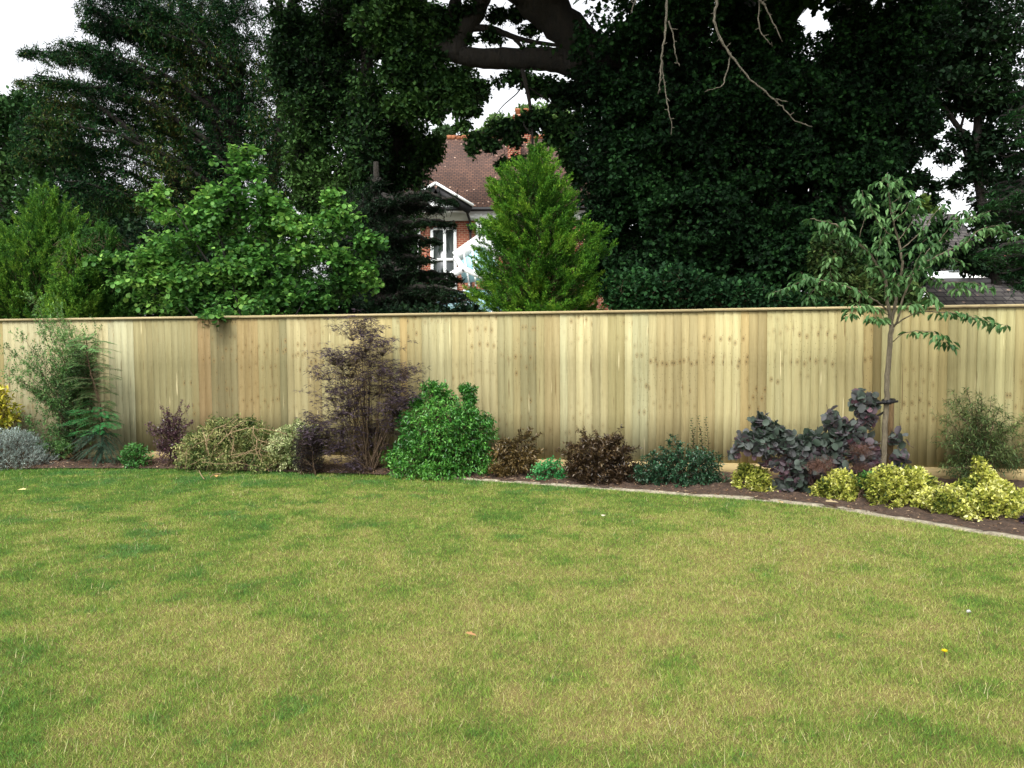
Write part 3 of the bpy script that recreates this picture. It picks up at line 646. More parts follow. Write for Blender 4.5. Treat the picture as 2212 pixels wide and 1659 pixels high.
# ------------------------------------------------------------------ trees beyond the fence
def tree(name, label, cat, base, group=None): return thing(name, label, cat, (base[0], base[1], 0), group)
def limbs(mb, L):
    for pts, r0, r1 in L:
        c = curve(pts, 6, (r0 + r1) * .025); mb.tube(c, np.linspace(r0, r1, len(c)) * (1 + rng.normal(0, .02, len(c))), 12)
def PP(L, y): return [P(a[0], a[1], a[2] if len(a) > 2 else y) for a in L]
def boughs(ls, r, mb, tips, trunk, R0, n, twl, lpt, L, W, cols, dens=1.0, **kw):
    """a conifer-like bough of drooping sprays from the trunk to each tip"""
    for T in tips:
        T = np.array(T); b = trunk(T); mid = (b + T) / 2 + [0, 0, .10 * np.linalg.norm(T - b)]
        c = curve([b, mid, T], 8, .03, r); mb.tube(c, np.linspace(.09, .012, len(c)), 5)
        k = int(n * dens * np.linalg.norm(T - b)); s = r.random(k) ** .75
        q = np.stack([np.interp(s * (len(c) - 1), np.arange(len(c)), c[:, j]) for j in range(3)], 1)
        ax = unit(T - b); off = r.normal(0, 1, (k, 3)) * [1, 1, .45]; rad = R0 * (1.02 - s) ** .6 * r.random(k) ** .5
        off = unit(off); p = q + off * rad[:, None] + [0, 0, -.06]
        sprays(ls, r, p, ax * .9 + off * .6, twl, lpt, L, W, cols, **kw)

YEWC = [S(12, 36, 20), S(22, 56, 28), S(42, 78, 34), S(82, 84, 38)]
DKG = [S(16, 32, 20), S(26, 48, 28), S(42, 68, 36)]
IVY = [S(11, 26, 14), S(18, 40, 21), S(32, 62, 31), S(50, 88, 42)]
OAKC = [S(18, 36, 20), S(32, 58, 28), S(52, 82, 38), S(66, 96, 44)]
# left rear yew
r = np.random.default_rng(31)
y0 = 21.0; root = tree('yew_tree', 'big dark yew with rust tinted drooping boughs spreading against the sky at upper left', 'tree', P(560, 700, y0))
ls = Leaves(); mb = MB()
limbs(mb, [(PP([(560, 900), (565, 600), (600, 300), (640, -80)], y0), .2, .1), (PP([(560, 640), (500, 400), (420, 150), (380, -60)], y0), .11, .05),
           (PP([(565, 600), (430, 440), (300, 300), (150, 180)], y0), .15, .04), (PP([(575, 560), (680, 300), (720, 100), (740, -80)], y0), .09, .04), (PP([(565, 680), (420, 560), (250, 500), (60, 430)], y0), .13, .04)])
def trk(u0, v0, y_): return lambda T: P(u0, min(v0, proj(T)[1] + 190), y_)
tips = [P(a, b, y0 + r.uniform(-2, 2)) for a, b in ((38, 108), (70, 160), (30, 175), (110, 120), (100, 215), (60, 250), (150, 90), (185, 10), (170, 50), (210, -30), (240, 60), (200, 150), (150, 240), (130, 300), (60, 330),
        (120, 380), (250, 200), (300, 100), (330, 10), (300, -40), (260, 300), (220, 390), (340, 260), (380, 170), (420, 60), (450, -30), (200, 470), (300, 440), (360, 380), (150, 540), (400, 330), (460, 180), (500, 60), (520, 420), (430, 480), (340, 560), (250, 560), (600, 480), (660, 520))]
boughs(ls, r, mb, tips, trk(520, 640, y0), .85, 70, .24, 10, .10, .03, YEWC, a=.8, b=.9, up=.1, droop=.25, jit=.7, freq=.7)
tp, od = blob(r, 19000, [(590, 300, 55, 230, y0 - 1.5, .8), (260, 30, 90, 70, y0, 1.2), (370, 60, 110, 90, y0, 1.4), (500, 30, 110, 80, y0, 1.2), (160, 280, 120, 70, y0, 1), (200, 150, 110, 60, y0, 1.2), (130, 210, 80, 50, y0, 1), (270, 60, 90, 60, y0, 1.2), (120, 330, 110, 60, y0, 1), (660, 260, 60, 150, y0 + 1, 1), (430, 220, 200, 160, y0 + 1, 1.5), (600, 150, 150, 190, y0, 1.5), (560, 400, 170, 110, y0 + 1, 1.4), (330, 400, 170, 110, y0, 1.4), (250, 520, 200, 110, y0, 1.3), (560, 560, 220, 110, y0 + .5, 1.3)], y0, gap=.42, gf=1.3)
sprays(ls, r, tp, od, .28, 10, .11, .032, YEWC, a=.9, b=.8, up=.0, droop=.3, jit=.7, freq=.7)
ls.twigs(mb, .006); ls.build('crown', 'dia', LEAFD, root); mb.build('trunk', BARK_DK, root, smooth=True)
# broadleaf at far left
y0 = 25.0; r = np.random.default_rng(32); root = tree('broadleaf_tree', 'mid green round headed tree at the far left edge behind the cypresses', 'tree', P(20, 700, y0)); ls = Leaves(); mb = MB()
limbs(mb, [(PP([(20, 900), (25, 600), (10, 400), (20, 260)], y0), .3, .08), (PP([(25, 600), (120, 450), (190, 380)], y0), .15, .04)])
tp, od = blob(r, 5200, [(-40, 300, 130, 110), (60, 250, 80, 60), (110, 330, 90, 80), (60, 440, 200, 120), (200, 470, 120, 90), (-20, 560, 160, 100)], y0, gap=.33, gf=1.0)
sprays(ls, r, tp, od, .35, 7, .16, .11, [S(34, 58, 32), S(50, 84, 42), S(74, 104, 52)], freq=.6); ls.twigs(mb, .01); ls.build('crown', 'dia', LEAFD, root); mb.build('trunk', BARK_DK, root, smooth=True)
# dark broadleaf column left of the gap
y0 = 18.0; r = np.random.default_rng(33); root = tree('ivy_clad_tree', 'very dark leafy tree left of the house, its leaves hanging over the roof', 'tree', P(800, 700, y0)); ls = Leaves(); mb = MB()
limbs(mb, [(PP([(790, 900), (790, 600), (800, 300), (780, -80)], y0), .2, .12), (PP([(795, 500), (860, 300), (900, 60), (930, -80)], y0), .2, .1), (PP([(795, 420), (730, 250), (700, 60)], y0), .15, .06)])
tp, od = blob(r, 17500, [(640, 30, 70, 70), (620, 120, 50, 90), (660, 300, 60, 120), (700, 400, 80, 80), (780, 130, 60, 120), (800, 150, 60, 150, 17, .8), (800, 320, 50, 100, 17, .8), (720, 30, 60, 50, 17, .8), (690, 150, 60, 120), (740, 20, 60, 60), (700, 60, 95, 80), (720, 200, 90, 90), (840, 60, 110, 90), (880, 180, 90, 80), (800, 300, 110, 100), (890, 330, 60, 90), (760, 420, 130, 90), (850, 430, 75, 70), (930, 60, 70, 60), (940, 210, 45, 45), (930, 320, 35, 40), (990, 170, 45, 40), (1030, 200, 35, 28), (640, 90, 60, 80), (800, 550, 130, 120), (690, 600, 130, 100)], y0, gap=.36, gf=1.2)
sprays(ls, r, tp, od, .30, 8, .10, .07, OAKC, droop=.2, freq=.8); ls.twigs(mb, .007); ls.build('crown', 'dia', LEAFD, root); mb.build('trunk', BARK_DK, root, smooth=True)
# dark conifer in front of the left half of the house
y0 = 15.5; r = np.random.default_rng(34); root = tree('dark_conifer', 'black green conifer with flat pointed sprays reaching across the house windows', 'tree', P(830, 700, y0)); ls = Leaves(); mb = MB()
limbs(mb, [(PP([(815, 900), (815, 600), (812, 350)], y0), .16, .05)])
tips = [P(a, b, y0 + r.uniform(-1.2, 1.2)) for a, b in ((990, 435), (985, 488), (960, 452), (955, 520), (945, 560), (985, 610), (1000, 600), (930, 600), (960, 640), (1005, 650), (900, 480), (890, 540), (910, 620), (870, 580), (880, 660), (920, 665), (760, 450), (730, 520), (700, 580), (740, 640), (850, 430), (820, 390), (780, 600), (800, 660), (860, 500), (970, 665), (1030, 640))]
boughs(ls, r, mb, tips, lambda T: P(812, min(660, proj(T)[1] + 15), y0), .22, 130, .22, 12, .075, .02, DKG, a=1, b=.7, up=0, droop=.15, freq=1, flat=.8)
tp, od = blob(r, 1600, [(830, 560, 80, 110), (860, 640, 110, 50), (780, 480, 60, 90)], y0, gap=.40, gf=2.0)
sprays(ls, r, tp, od, .25, 12, .08, .022, DKG, a=1, b=.6, up=0, droop=.3)
ls.twigs(mb, .005); ls.build('crown', 'dia', NEEDLE, root); mb.build('trunk', BARK_DK, root, smooth=True)
# great oak
y0 = 16.0; r = np.random.default_rng(35); root = tree('oak_tree', 'huge old oak with massive dark limbs crossing above the house roof', 'tree', P(1420, 700, y0)); ls = Leaves(); mb = MB()
rng = np.random.default_rng(99)
limbs(mb, [(PP([(1450, 1000, 16.6), (1440, 600, 16.6), (1410, 350, 16.5), (1340, 200, 16.3), (1240, 80, 16), (1160, 0, 15.8), (1080, -70, 15.6)], y0), .50, .33),
           (PP([(1380, 330, 16.4), (1320, 210, 16.2), (1250, 145, 16), (1180, 128), (1100, 128), (1020, 124), (965, 112), (920, 90)], y0), .29, .14),
           (PP([(985, 122), (1000, 70), (1035, 20), (1060, -60)], y0), .19, .14), (PP([(970, 118), (968, 60), (985, 0), (990, -60)], y0), .15, .1),
           (PP([(930, 95), (880, 70), (830, 62)], y0), .15, .06),
           (PP([(1005, 62), (1060, 62), (1110, 80), (1160, 92), (1230, 100)], y0), .075, .03), (PP([(1108, 80), (1125, 100), (1130, 122)], y0), .04, .03),
           (PP([(1128, 150), (1140, 200), (1148, 250), (1150, 300), (1152, 345)], y0 - .2), .045, .015), (PP([(1148, 290), (1132, 270), (1137, 250)], y0 - .2), .02, .012),
           (PP([(1130, 160), (1122, 195), (1085, 230), (1060, 265)], y0 - .1), .016, .006), (PP([(1145, 190), (1180, 215), (1210, 235)], y0 - .1), .02, .008),
           (PP([(1440, 500, 16.6), (1600, 200, 16.5), (1750, -60, 16)], y0), .4, .25), (PP([(1445, 600, 16.6), (1500, 200, 17), (1480, -80, 17)], y0), .4, .3)])
OB = [(1065, 78, 40, 9), (1145, 62, 30, 8), (1110, 30, 30, 12), (1060, 175, 30, 14), (1150, 175, 30, 12),(820, 60, 70, 60), (880, 90, 60, 50), (930, 130, 50, 40), (860, 150, 60, 50), (1010, 85, 30, 14),(1010, 25, 50, 20), (1075, 30, 26, 16), (900, 150, 70, 50), (960, 190, 50, 40), (1020, 185, 40, 25), (1010, 235, 35, 20), (880, 230, 60, 45), (950, 60, 50, 50), (1150, 112, 50, 9), (1200, 122, 40, 9), (1110, 165, 35, 14), (1180, 190, 40, 25),
      (1220, 210, 35, 40), (1090, 275, 50, 22), (1030, 300, 30, 14), (1150, 265, 50, 25), (1060, 310, 30, 14), (1110, 300, 30, 10), (1200, 290, 35, 30), (1230, 330, 30, 40), (1120, 345, 25, 14), (1085, 350, 20, 10), (1020, 320, 18, 8), (1240, 260, 40, 50), (1000, 270, 20, 12), (860, 20, 60, 50),
      (985, 210, 30, 40), (940, 240, 25, 25), (1245, 370, 25, 40)]
tp, od = blob(r, 5200, OB, y0, gap=.36, gf=2.6, lump=.4); sprays(ls, r, tp, od, .26, 7, .115, .085, OAKC, droop=.3, freq=1)
tp, od = blob(r, 5200, [(1000, -140, 260, 70, 15, 2.5), (1300, -160, 260, 80, 15, 3), (1600, -170, 300, 80, 14, 3.5), (1900, -170, 280, 80, 13, 3.5), (700, -130, 200, 60, 17, 2), (1500, -330, 500, 130, 13, 4), (1900, -330, 400, 130, 12, 4)], 14, pw=1.6)  # unseen overhead canopy, added to block top light and shade the ivy mass
sprays(ls, r, tp, od, .5, 7, .26, .2, OAKC, freq=.5, twig=False)
ls.twigs(mb, .006); ls.build('crown', 'oak', LEAFD, root); mb.build('trunk', BARK_DK, root, smooth=True)
# bare dead twigs hanging from the oak's overhead limb
yd = 11.5; dead = [
 [[(1440, -60), (1440, 0), (1438, 60), (1430, 110), (1428, 150), (1424, 190), (1426, 200)], [(1444, 45), (1455, 90), (1462, 130), (1466, 140)], [(1430, 130), (1434, 180), (1442, 230), (1450, 265), (1450, 292)], [(1380, -20), (1370, 10), (1362, 30)]],
 [[(1545, -60), (1548, 0), (1543, 45), (1560, 90), (1580, 120), (1620, 170), (1660, 205), (1690, 230), (1715, 260), (1755, 274)], [(1578, 122), (1568, 160), (1560, 185), (1528, 195)], [(1668, 212), (1702, 220)]],
 [[(1620, -30), (1640, 0), (1650, 10), (1665, 40), (1690, 90)], [(1630, -10), (1655, 10)], [(1640, 0), (1640, 60), (1655, 85), (1668, 100)]]]
lab = ['thin pale bare twig hanging straight down, leftmost of the dead branches', 'long pale bare dead branch curving down to the right across the dark ivy', 'short bare twigs hanging from the top edge, rightmost of the dead branches']
for L, lb in zip(dead, lab):
    mb = MB()
    for k, pts in enumerate(L):
        c = curve(PP(pts, yd + k * .02), 5, .006); mb.tube(c, np.linspace(.022 if k == 0 else .011, .005, len(c)) * (1 + rng.normal(0, .12, len(c))), 6)
        for j in range(2, len(c) - 1, 3):
            e = c[j] + rng.normal(0, .04, 3); mb.tube([c[j], e], [.008, .004], 4)
    tag(mb.build('dead_branch', DEADW, root, smooth=True), lb)
# ivy wall
y0 = 15.0; r = np.random.default_rng(36); root = tree('ivy_covered_tree', 'towering tree wholly smothered in dark ivy right of the golden cypress', 'tree', P(1550, 700, y0 + 1.5)); ls = Leaves(); mb = MB()
limbs(mb, [(PP([(1560, 1000, 17), (1560, 400, 17), (1600, -100, 17)], 17), .6, .4), (PP([(1800, 1000, 17), (1820, 400, 17), (1850, -100, 17)], 17), .4, .3)])
IB = [(1330, 160, 110, 120, 15.5, 1.2), (1330, 350, 90, 130, 15.4, 1.2), (1320, 520, 80, 120, 15.2, 1), (1450, 100, 150, 150, 15.6, 1.4), (1480, 300, 160, 160, 15.2, 1.4), (1480, 500, 170, 150, 15, 1.3), (1640, 80, 110, 120, 15.8, 1.3), (1650, 250, 160, 150, 15.2, 1.4),
      (1680, 430, 170, 150, 15, 1.4), (1650, 590, 190, 110, 14.8, 1.2), (1820, 140, 110, 100, 15.5, 1.3), (1840, 300, 130, 120, 15.2, 1.3), (1850, 450, 120, 120, 15, 1.2), (1880, 580, 110, 100, 14.8, 1.1), (1930, 120, 120, 120, 15.4, 1.3), (1420, 620, 150, 90, 14.8, 1), (1900, 10, 90, 70, 15.5, 1.2), (1940, 250, 80, 100, 15.2, 1)]
tp, od = blob(r, 32000, IB, y0, gap=.42, gf=1.4, gz=1.9, lump=.5, lf=1.3, pw=4)
sprays(ls, r, tp, od * [1, 1, .3] + [0, -.35, 0], .25, 8, .088, .074, IVY, up=-.1, droop=.5, freq=.8)
tp, od = blob(r, 4200, [(b[0], b[1], b[2] * .9, b[3] * .9, 17.6, .6) for b in IB if b[0] < 1900], 17.6, pw=2); sprays(ls, r, tp, od, .4, 8, .18, .14, IVY, droop=.4, twig=False)
ls.twigs(mb, .005); ls.build('crown', 'dia', LEAFD, root); mb.build('trunk', BARK_DK, root, smooth=True)
# right rear tree with gaps and its neighbour at the edge
y0 = 17.0; r = np.random.default_rng(37); root = tree('large_leaved_tree', 'dark tree at upper right whose ragged leaves frame the patch of white sky', 'tree', P(2060, 700, y0)); ls = Leaves(); mb = MB()
limbs(mb, [(PP([(2180, 900), (2150, 600), (2110, 350), (2120, 100), (2050, -80)], y0), .12, .06), (PP([(2120, 400), (2085, 330), (2075, 280), (2100, 200)], y0), .05, .02), (PP([(2110, 330), (2000, 180), (1900, 60)], y0), .06, .03)])
tp, od = blob(r, 7200, [(2020, 60, 120, 100), (2130, 80, 120, 110), (2040, 190, 100, 70), (2150, 210, 90, 60), (1960, 230, 60, 50), (2190, 320, 90, 90), (2000, 270, 40, 25), (2010, 310, 22, 16), (2065, 395, 28, 22), (2105, 335, 22, 22), (1985, 380, 22, 20), (2060, 290, 20, 14), (2030, 430, 40, 14), (2045, 335, 24, 18), (2085, 300, 26, 24), (2020, 400, 26, 18), (2040, 490, 45, 30), (2000, 530, 50, 36), (2090, 540, 40, 30), (1945, 330, 50, 50), (2130, 300, 25, 50), (2170, 430, 60, 60), (2210, 540, 90, 70), (2080, 410, 35, 22), (2120, 420, 30, 80), (2125, 500, 40, 60), (1960, 400, 55, 30), (2110, 560, 60, 40), (2100, 370, 25, 25), (2020, 560, 50, 30), (1990, 40, 80, 90), (2230, 620, 70, 40)], y0, gap=.40, gf=1.7, lump=.4)
sprays(ls, r, tp, od, .30, 7, .12, .08, DKG, droop=.25, freq=.8); ls.twigs(mb, .008); ls.build('crown', 'dia', LEAFD, root); mb.build('trunk', BARK_DK, root, smooth=True)
y0 = 13.0; r = np.random.default_rng(38); root = tree('cedar', 'green conifer with feathery horizontal sprays at the right edge above the brick wall', 'tree', P(2330, 700, y0)); ls = Leaves(); mb = MB()
limbs(mb, [(PP([(2330, 900), (2330, 500), (2320, 100)], y0), .2, .08)])
tips = [P(a, b, y0 + r.uniform(-.8, .8)) for a, b in ((2130, 415), (2115, 440), (2150, 400), (2120, 470), (2150, 490), (2110, 545), (2135, 560), (2160, 590), (2190, 610), (2170, 340), (2190, 300), (2160, 250), (2180, 200), (2200, 160), (2210, 460), (2200, 390), (2200, 560), (2420, 150), (2450, 220), (2470, 300), (2490, 380), (2500, 460), (2510, 540), (2500, 610), (2400, 110), (2260, 100), (2250, 180), (2260, 280), (2270, 600), (2280, 500), (2290, 400))]
boughs(ls, r, mb, tips, lambda T: P(2330, min(660, proj(T)[1] + 10), y0), .2, 110, .22, 12, .075, .02, [S(28, 56, 34), S(44, 84, 44), S(62, 104, 52)], a=1, b=.7, up=0, droop=.1, flat=.8)
ls.twigs(mb, .005); ls.build('crown', 'dia', NEEDLE, root); mb.build('trunk', BARK_DK, root, smooth=True)
# far trees
for (lb, y0, B, cols, sd) in (
    ('pale green distant tree rising behind the house chimney', 52, [(1090, 268, 45, 25), (1150, 250, 50, 25), (1050, 290, 30, 18), (1210, 270, 50, 30), (1020, 300, 26, 14)], [S(84, 112, 62), S(112, 142, 76)], 41),
    ('distant dark green pine tip just left of the roof ridge', 48, [(962, 292, 22, 26), (950, 330, 35, 40)], [S(52, 76, 50), S(70, 96, 58)], 42),
    ('yellow green feathery tree top right of the sky gap', 30, [(1996, 450, 16, 34), (2005, 480, 35, 30), (1980, 520, 40, 40)], [S(84, 108, 50), S(116, 136, 64)], 43)):
    r = np.random.default_rng(sd); b0 = P(B[0][0], 700, y0); root = tree('distant_tree', lb, 'tree', b0, 'far trees behind the buildings'); ls = Leaves(); mb = MB()
    tp, od = blob(r, 1500, B, y0, gap=.3, gf=1); sprays(ls, r, tp, od, .6, 6, .3, .2, cols, freq=.3)
    mb.tube([b0 * [1, 1, 0], P(B[0][0], B[0][1], y0)], [.3, .1], 6); ls.build('crown', 'dia', LEAF, root); mb.build('trunk', BARK_DK, root, smooth=True)
# hedges and understorey behind the fence
def bush(name, lb, cat, rows, y, n, twl, lpt, L, W, cols, mat, tm='dia', base_u=None, group=None, stemN=10, stemR=.012, stem=STEM, blobs=None, gap=0, gf=3, sd=1, kw={}, sk={}, ground=True, tr=.003, topgrp=None):
    r = np.random.default_rng(sd)
    if blobs is None: us = [q for rr in rows for q in rr[1:]]; bu = base_u or (min(us) + max(us)) / 2
    else: bu = base_u or blobs[0][0]
    b0 = P(bu, 900, y); b0[2] = 0; root = thing(name, lb, cat, b0, group); ls = Leaves(); mb = MB()
    tp, od = prof(r, n, rows, y, gap=gap, gf=gf, **sk) if blobs is None else blob(r, n, blobs, y, gap=gap, gf=gf, **sk)
    sprays(ls, r, tp, od, twl, lpt, L, W, cols, **kw)
    if stemN: stems(mb, r, b0, tp[r.integers(0, len(tp), stemN)], stemR, .06)
    ls.twigs(mb, tr); ls.build('foliage' if y < 11 else 'crown', tm, mat, root); mb.build('stem' if y < 11 else 'trunk', stem, root)
    return root, r, tp, od
HEDGEG = [S(16, 38, 20), S(28, 58, 30), S(46, 84, 40)]
bush('laurel_bush', 'low dark green leafy bush topping the fence right of the golden cypress', 'bush', None, 12.6, 2600, .22, 7, .08, .06, HEDGEG, LEAFD, blobs=[(1360, 630, 80, 60), (1470, 620, 90, 55), (1580, 640, 90, 45), (1680, 655, 80, 35), (1760, 665, 60, 30)], sd=51, stemR=.03, gap=.3)
bush('background_shrub', 'dark evergreen shrub low behind the fence below the house', 'bush', None, 13.2, 3000, .25, 7, .085, .05, DKG, LEAFD, blobs=[(900, 690, 120, 38), (1010, 672, 60, 16), (700, 690, 160, 60), (520, 700, 180, 70), (1000, 720, 120, 35)], sd=52, stemR=.03, gap=.3)
bush('background_shrub', 'dark shrub behind the fence under the young cherry', 'bush', None, 13.0, 2200, .25, 7, .085, .05, [S(30, 50, 26), S(50, 74, 36), S(80, 96, 48)], LEAFD, blobs=[(1840, 640, 90, 70), (1930, 650, 70, 50), (1990, 660, 40, 25), (1800, 560, 60, 60)], sd=53, stemR=.03, gap=.3)
for (lb, B, y_, sd) in (('very dark tall hedge filling the background behind the left cypresses', [(60, 620, 260, 110), (330, 600, 200, 130), (-150, 600, 150, 130)], 17.5, 54),):
    bush('tall_hedge', lb, 'hedge', None, y_, 5500, .3, 7, .12, .08, DKG, LEAFD, blobs=B, sd=sd, stemR=.05, gap=.25, gf=1.5)
# hazel
HAZ = [S(44, 84, 36), S(68, 116, 48), S(98, 146, 62), S(132, 170, 78)]
HB = [(520, 335, 50, 22), (470, 345, 25, 12), (530, 370, 50, 25), (330, 435, 38, 22), (345, 410, 12, 12), (520, 430, 100, 38), (420, 470, 90, 32), (560, 470, 130, 45), (640, 500, 130, 50), (715, 430, 40, 25), (760, 450, 50, 18), (730, 470, 70, 30), (450, 530, 130, 45),
      (320, 560, 90, 28), (230, 565, 45, 16), (300, 600, 90, 28), (420, 600, 130, 45), (560, 590, 140, 55), (700, 560, 110, 50), (790, 520, 50, 35), (360, 650, 90, 35), (480, 650, 110, 35), (600, 650, 120, 38), (720, 630, 90, 40), (790, 600, 50, 40), (470, 680, 50, 12, 10.9, .4), (540, 672, 30, 12, 10.9, .3), (690, 700, 60, 30)]
root, r, tp, od = bush('hazel_tree', 'bright green hazel with big round leaves leaning over the fence', 'tree', None, 12.2, 5200, .25, 6, .072, .067, HAZ, LEAF, 'round', blobs=HB, base_u=560, sd=55, stemN=16, stemR=.028, stem=BARK_DK, gap=.37, gf=1.7, kw=dict(up=0, droop=.15, a=.5, b=.9, flat=1.0, freq=1.5), sk=dict(lump=.45, lf=2, gz=2.4))
# cypresses
CYP = [S(38, 74, 22), S(60, 108, 28), S(92, 140, 38), S(132, 164, 52)]
def cypress(name, lb, rows, y, k, m, Lp, cols, bu, sd, group=None, **kw):
    r = np.random.default_rng(sd); b0 = P(bu, 900, y); b0[2] = 0; root = thing(name, lb, 'tree', b0, group); ls = Leaves(); mb = MB()
    plumes(ls, r, rows, y, k, m, Lp, cols, seed=sd, **kw); top = min(rows)[0]
    c = curve([b0, P(bu, 650, y), P(bu, top + 25, y)], 6, .01, r); mb.tube(c, np.linspace(.09, .01, len(c)), 8)
    ls.twigs(mb, .004); ls.build('crown', 'dia', NEEDLE, root); mb.build('trunk', STEM, root)
cypress('golden_cypress', 'conical golden green cypress standing in front of the house, behind the fence',
     [(306, 1155, 1163), (330, 1128, 1188), (365, 1086, 1220), (400, 1062, 1232), (440, 1054, 1252), (480, 1052, 1272), (530, 1044, 1284), (580, 1034, 1292), (620, 1032, 1290), (665, 1042, 1282), (760, 1050, 1280)],
     13.2, 900, 26, .36, CYP, 1160, 61, fillk=6000, rise=.45, lump=.65, lf=3.4, wd=.09)
LC = [S(34, 70, 26), S(58, 102, 32), S(90, 134, 42), S(128, 160, 54)]
G_ = 'cypresses beyond the fence at left'
cypress('cypress', 'tallest yellow tipped cypress at the left edge beyond the fence',
     [(395, 88, 96), (430, 65, 145), (475, 35, 180), (520, 5, 200), (570, -50, 215), (640, -90, 225), (760, -90, 220)], 14.0, 700, 26, .46, LC, 90, 62, G_, L=.05, wd=.11, fillk=5000, rise=.75, lump=.45)
cypress('cypress', 'dark pointed cypress between the tallest cypress and the hazel',
     [(480, 218, 226), (515, 192, 256), (570, 170, 275), (640, 130, 290), (760, 120, 300)], 13.2, 480, 26, .42, [S(30, 64, 26), S(52, 94, 32), S(80, 122, 40)], 225, 63, G_, L=.05, wd=.10, fillk=3500, rise=.75, lump=.45)
cypress('cypress', 'low narrow cypress in front of the tallest one',
     [(498, 160, 166), (535, 142, 186), (600, 112, 205), (680, 90, 218), (760, 90, 220)], 12.7, 320, 26, .4, LC, 160, 64, G_, wd=.09)
# ------------------------------------------------------------------ the border in front of the fence
def rows_(*a): return list(a)
bush('variegated_shrub', 'yellow leaved shrub cut by the left edge of the view', 'shrub', rows_((830, -30, 10), (860, -60, 30), (900, -70, 44), (940, -60, 34), (1000, -40, 10)), DF(0, .45), 330, .16, 6, .07, .032,
     [S(76, 98, 28), S(140, 140, 38), S(194, 182, 60)], LEAFG, 'fold', sd=71, kw=dict(up=.5))
bush('silver_shrub', 'feathery silver grey mound at the left end of the bed', 'shrub', rows_((925, -50, 40), (945, -80, 80), (970, -90, 108), (1000, -90, 118), (1012, -90, 112)), DF(20, .72), 3200, .14, 11, .028, .006,
     [S(118, 132, 124), S(156, 172, 164), S(192, 204, 196)], NEEDLE, 'dia', sd=72, kw=dict(a=1, b=.5, up=.9, jit=.4), sk=dict(lump=.4, lf=6, pw=4))
# arching small leaved shrub
r = np.random.default_rng(73); y0 = DF(150, .3); b0 = P(165, 900, y0) * [1, 1, 0]
root = thing('arching_shrub', 'tall loose shrub of tiny leaves arching left and over the fence top', 'shrub', b0); ls = Leaves(); mb = MB()
tips = [(8, 745), (20, 800), (45, 720), (60, 770), (30, 815), (90, 715), (120, 660), (150, 690), (70, 640), (130, 720), (160, 740), (95, 760), (60, 830), (110, 810), (100, 855), (130, 880), (150, 830), (120, 930), (60, 905), (175, 770), (190, 900), (100, 960), (135, 965), (160, 860), (140, 780), (185, 700), (110, 690), (50, 800), (210, 730)]
def fill(ls, r, mb, b0, tips, y0, sub, subL, twl, lpt, L, W, cols, r0=.011, dy=.25, **kw):
    for a, b in tips:
        T = P(a, b, y0 + r.uniform(-dy, dy)); mid = b0 * .45 + T * .55 + [(b0 - T)[0] * .22, 0, .08]
        c = curve([b0 + r.normal(0, .03, 3) * [1, 1, 0], mid, T], 8, .008, r); mb.tube(c, np.linspace(r0, .002, len(c)), 4)
        k = int(sub); s = r.uniform(.35, 1, k); q = np.stack([np.interp(s * (len(c) - 1), np.arange(len(c)), c[:, j]) for j in range(3)], 1)
        ax = unit(T - mid); od = unit(ax + r.normal(0, .7, (k, 3)))
        sprays(ls, r, q + od * subL * r.random((k, 1)), od, twl, lpt, L, W, cols, **kw)
fill(ls, r, mb, b0, tips, y0, 62, .24, .12, 10, .034, .017, [S(46, 78, 38), S(84, 124, 64), S(124, 158, 92)])
tp, od = blob(r, 800, [(160, 870, 35, 80), (175, 800, 30, 70), (150, 930, 30, 40), (130, 975, 30, 20)], y0, gap=.3, gf=5); sprays(ls, r, tp, od, .12, 9, .030, .015, [S(36, 56, 30), S(60, 86, 48)])
ls.twigs(mb, .0015); ls.build('foliage', 'dia', LEAF, root); mb.build('stem', STEM, root)
# young conifer with fern-like fronds
r = np.random.default_rng(74); y0 = DF(200, .5); b0 = P(212, 900, y0) * [1, 1, 0]
root = thing('fern_leaved_sapling', 'young tree with tiers of flat fern like fronds, brightest near its foot', 'sapling', b0); ls = Leaves(); mb = MB()
trunk = curve([b0, P(222, 950, y0), P(215, 870, y0), P(192, 790, y0), P(186, 735, y0)], 8, .004); mb.tube(trunk, np.linspace(.016, .005, len(trunk)), 6)
fr = [(140, 748, 0), (150, 770, 0), (130, 795, 0), (165, 745, 0), (245, 745, 0), (235, 760, 0), (205, 735, 0), (235, 790, 0), (135, 825, 1), (150, 850, 1), (165, 840, 1), (245, 800, 1), (255, 825, 1), (250, 850, 1), (250, 875, 1), (160, 880, 1), (170, 865, 1),
      (258, 885, 1), (150, 895, 2), (170, 890, 2), (275, 905, 2), (262, 925, 2), (140, 920, 2), (150, 940, 2), (240, 895, 2), (250, 945, 2), (200, 900, 2), (230, 920, 2), (180, 935, 2), (265, 912, 2), (160, 905, 2), (215, 940, 2), (150, 975, 3), (165, 990, 3), (185, 1000, 3), (200, 1008, 3), (240, 985, 3), (255, 975, 3), (225, 1003, 3), (245, 1000, 3), (170, 965, 3), (210, 985, 3), (235, 970, 3), (262, 960, 3), (155, 955, 3)]
FC = [[S(66, 108, 54), S(112, 150, 88)], [S(44, 70, 36), S(86, 108, 60)], [S(34, 98, 48), S(76, 142, 78)], [S(34, 58, 44), S(64, 92, 72)]]
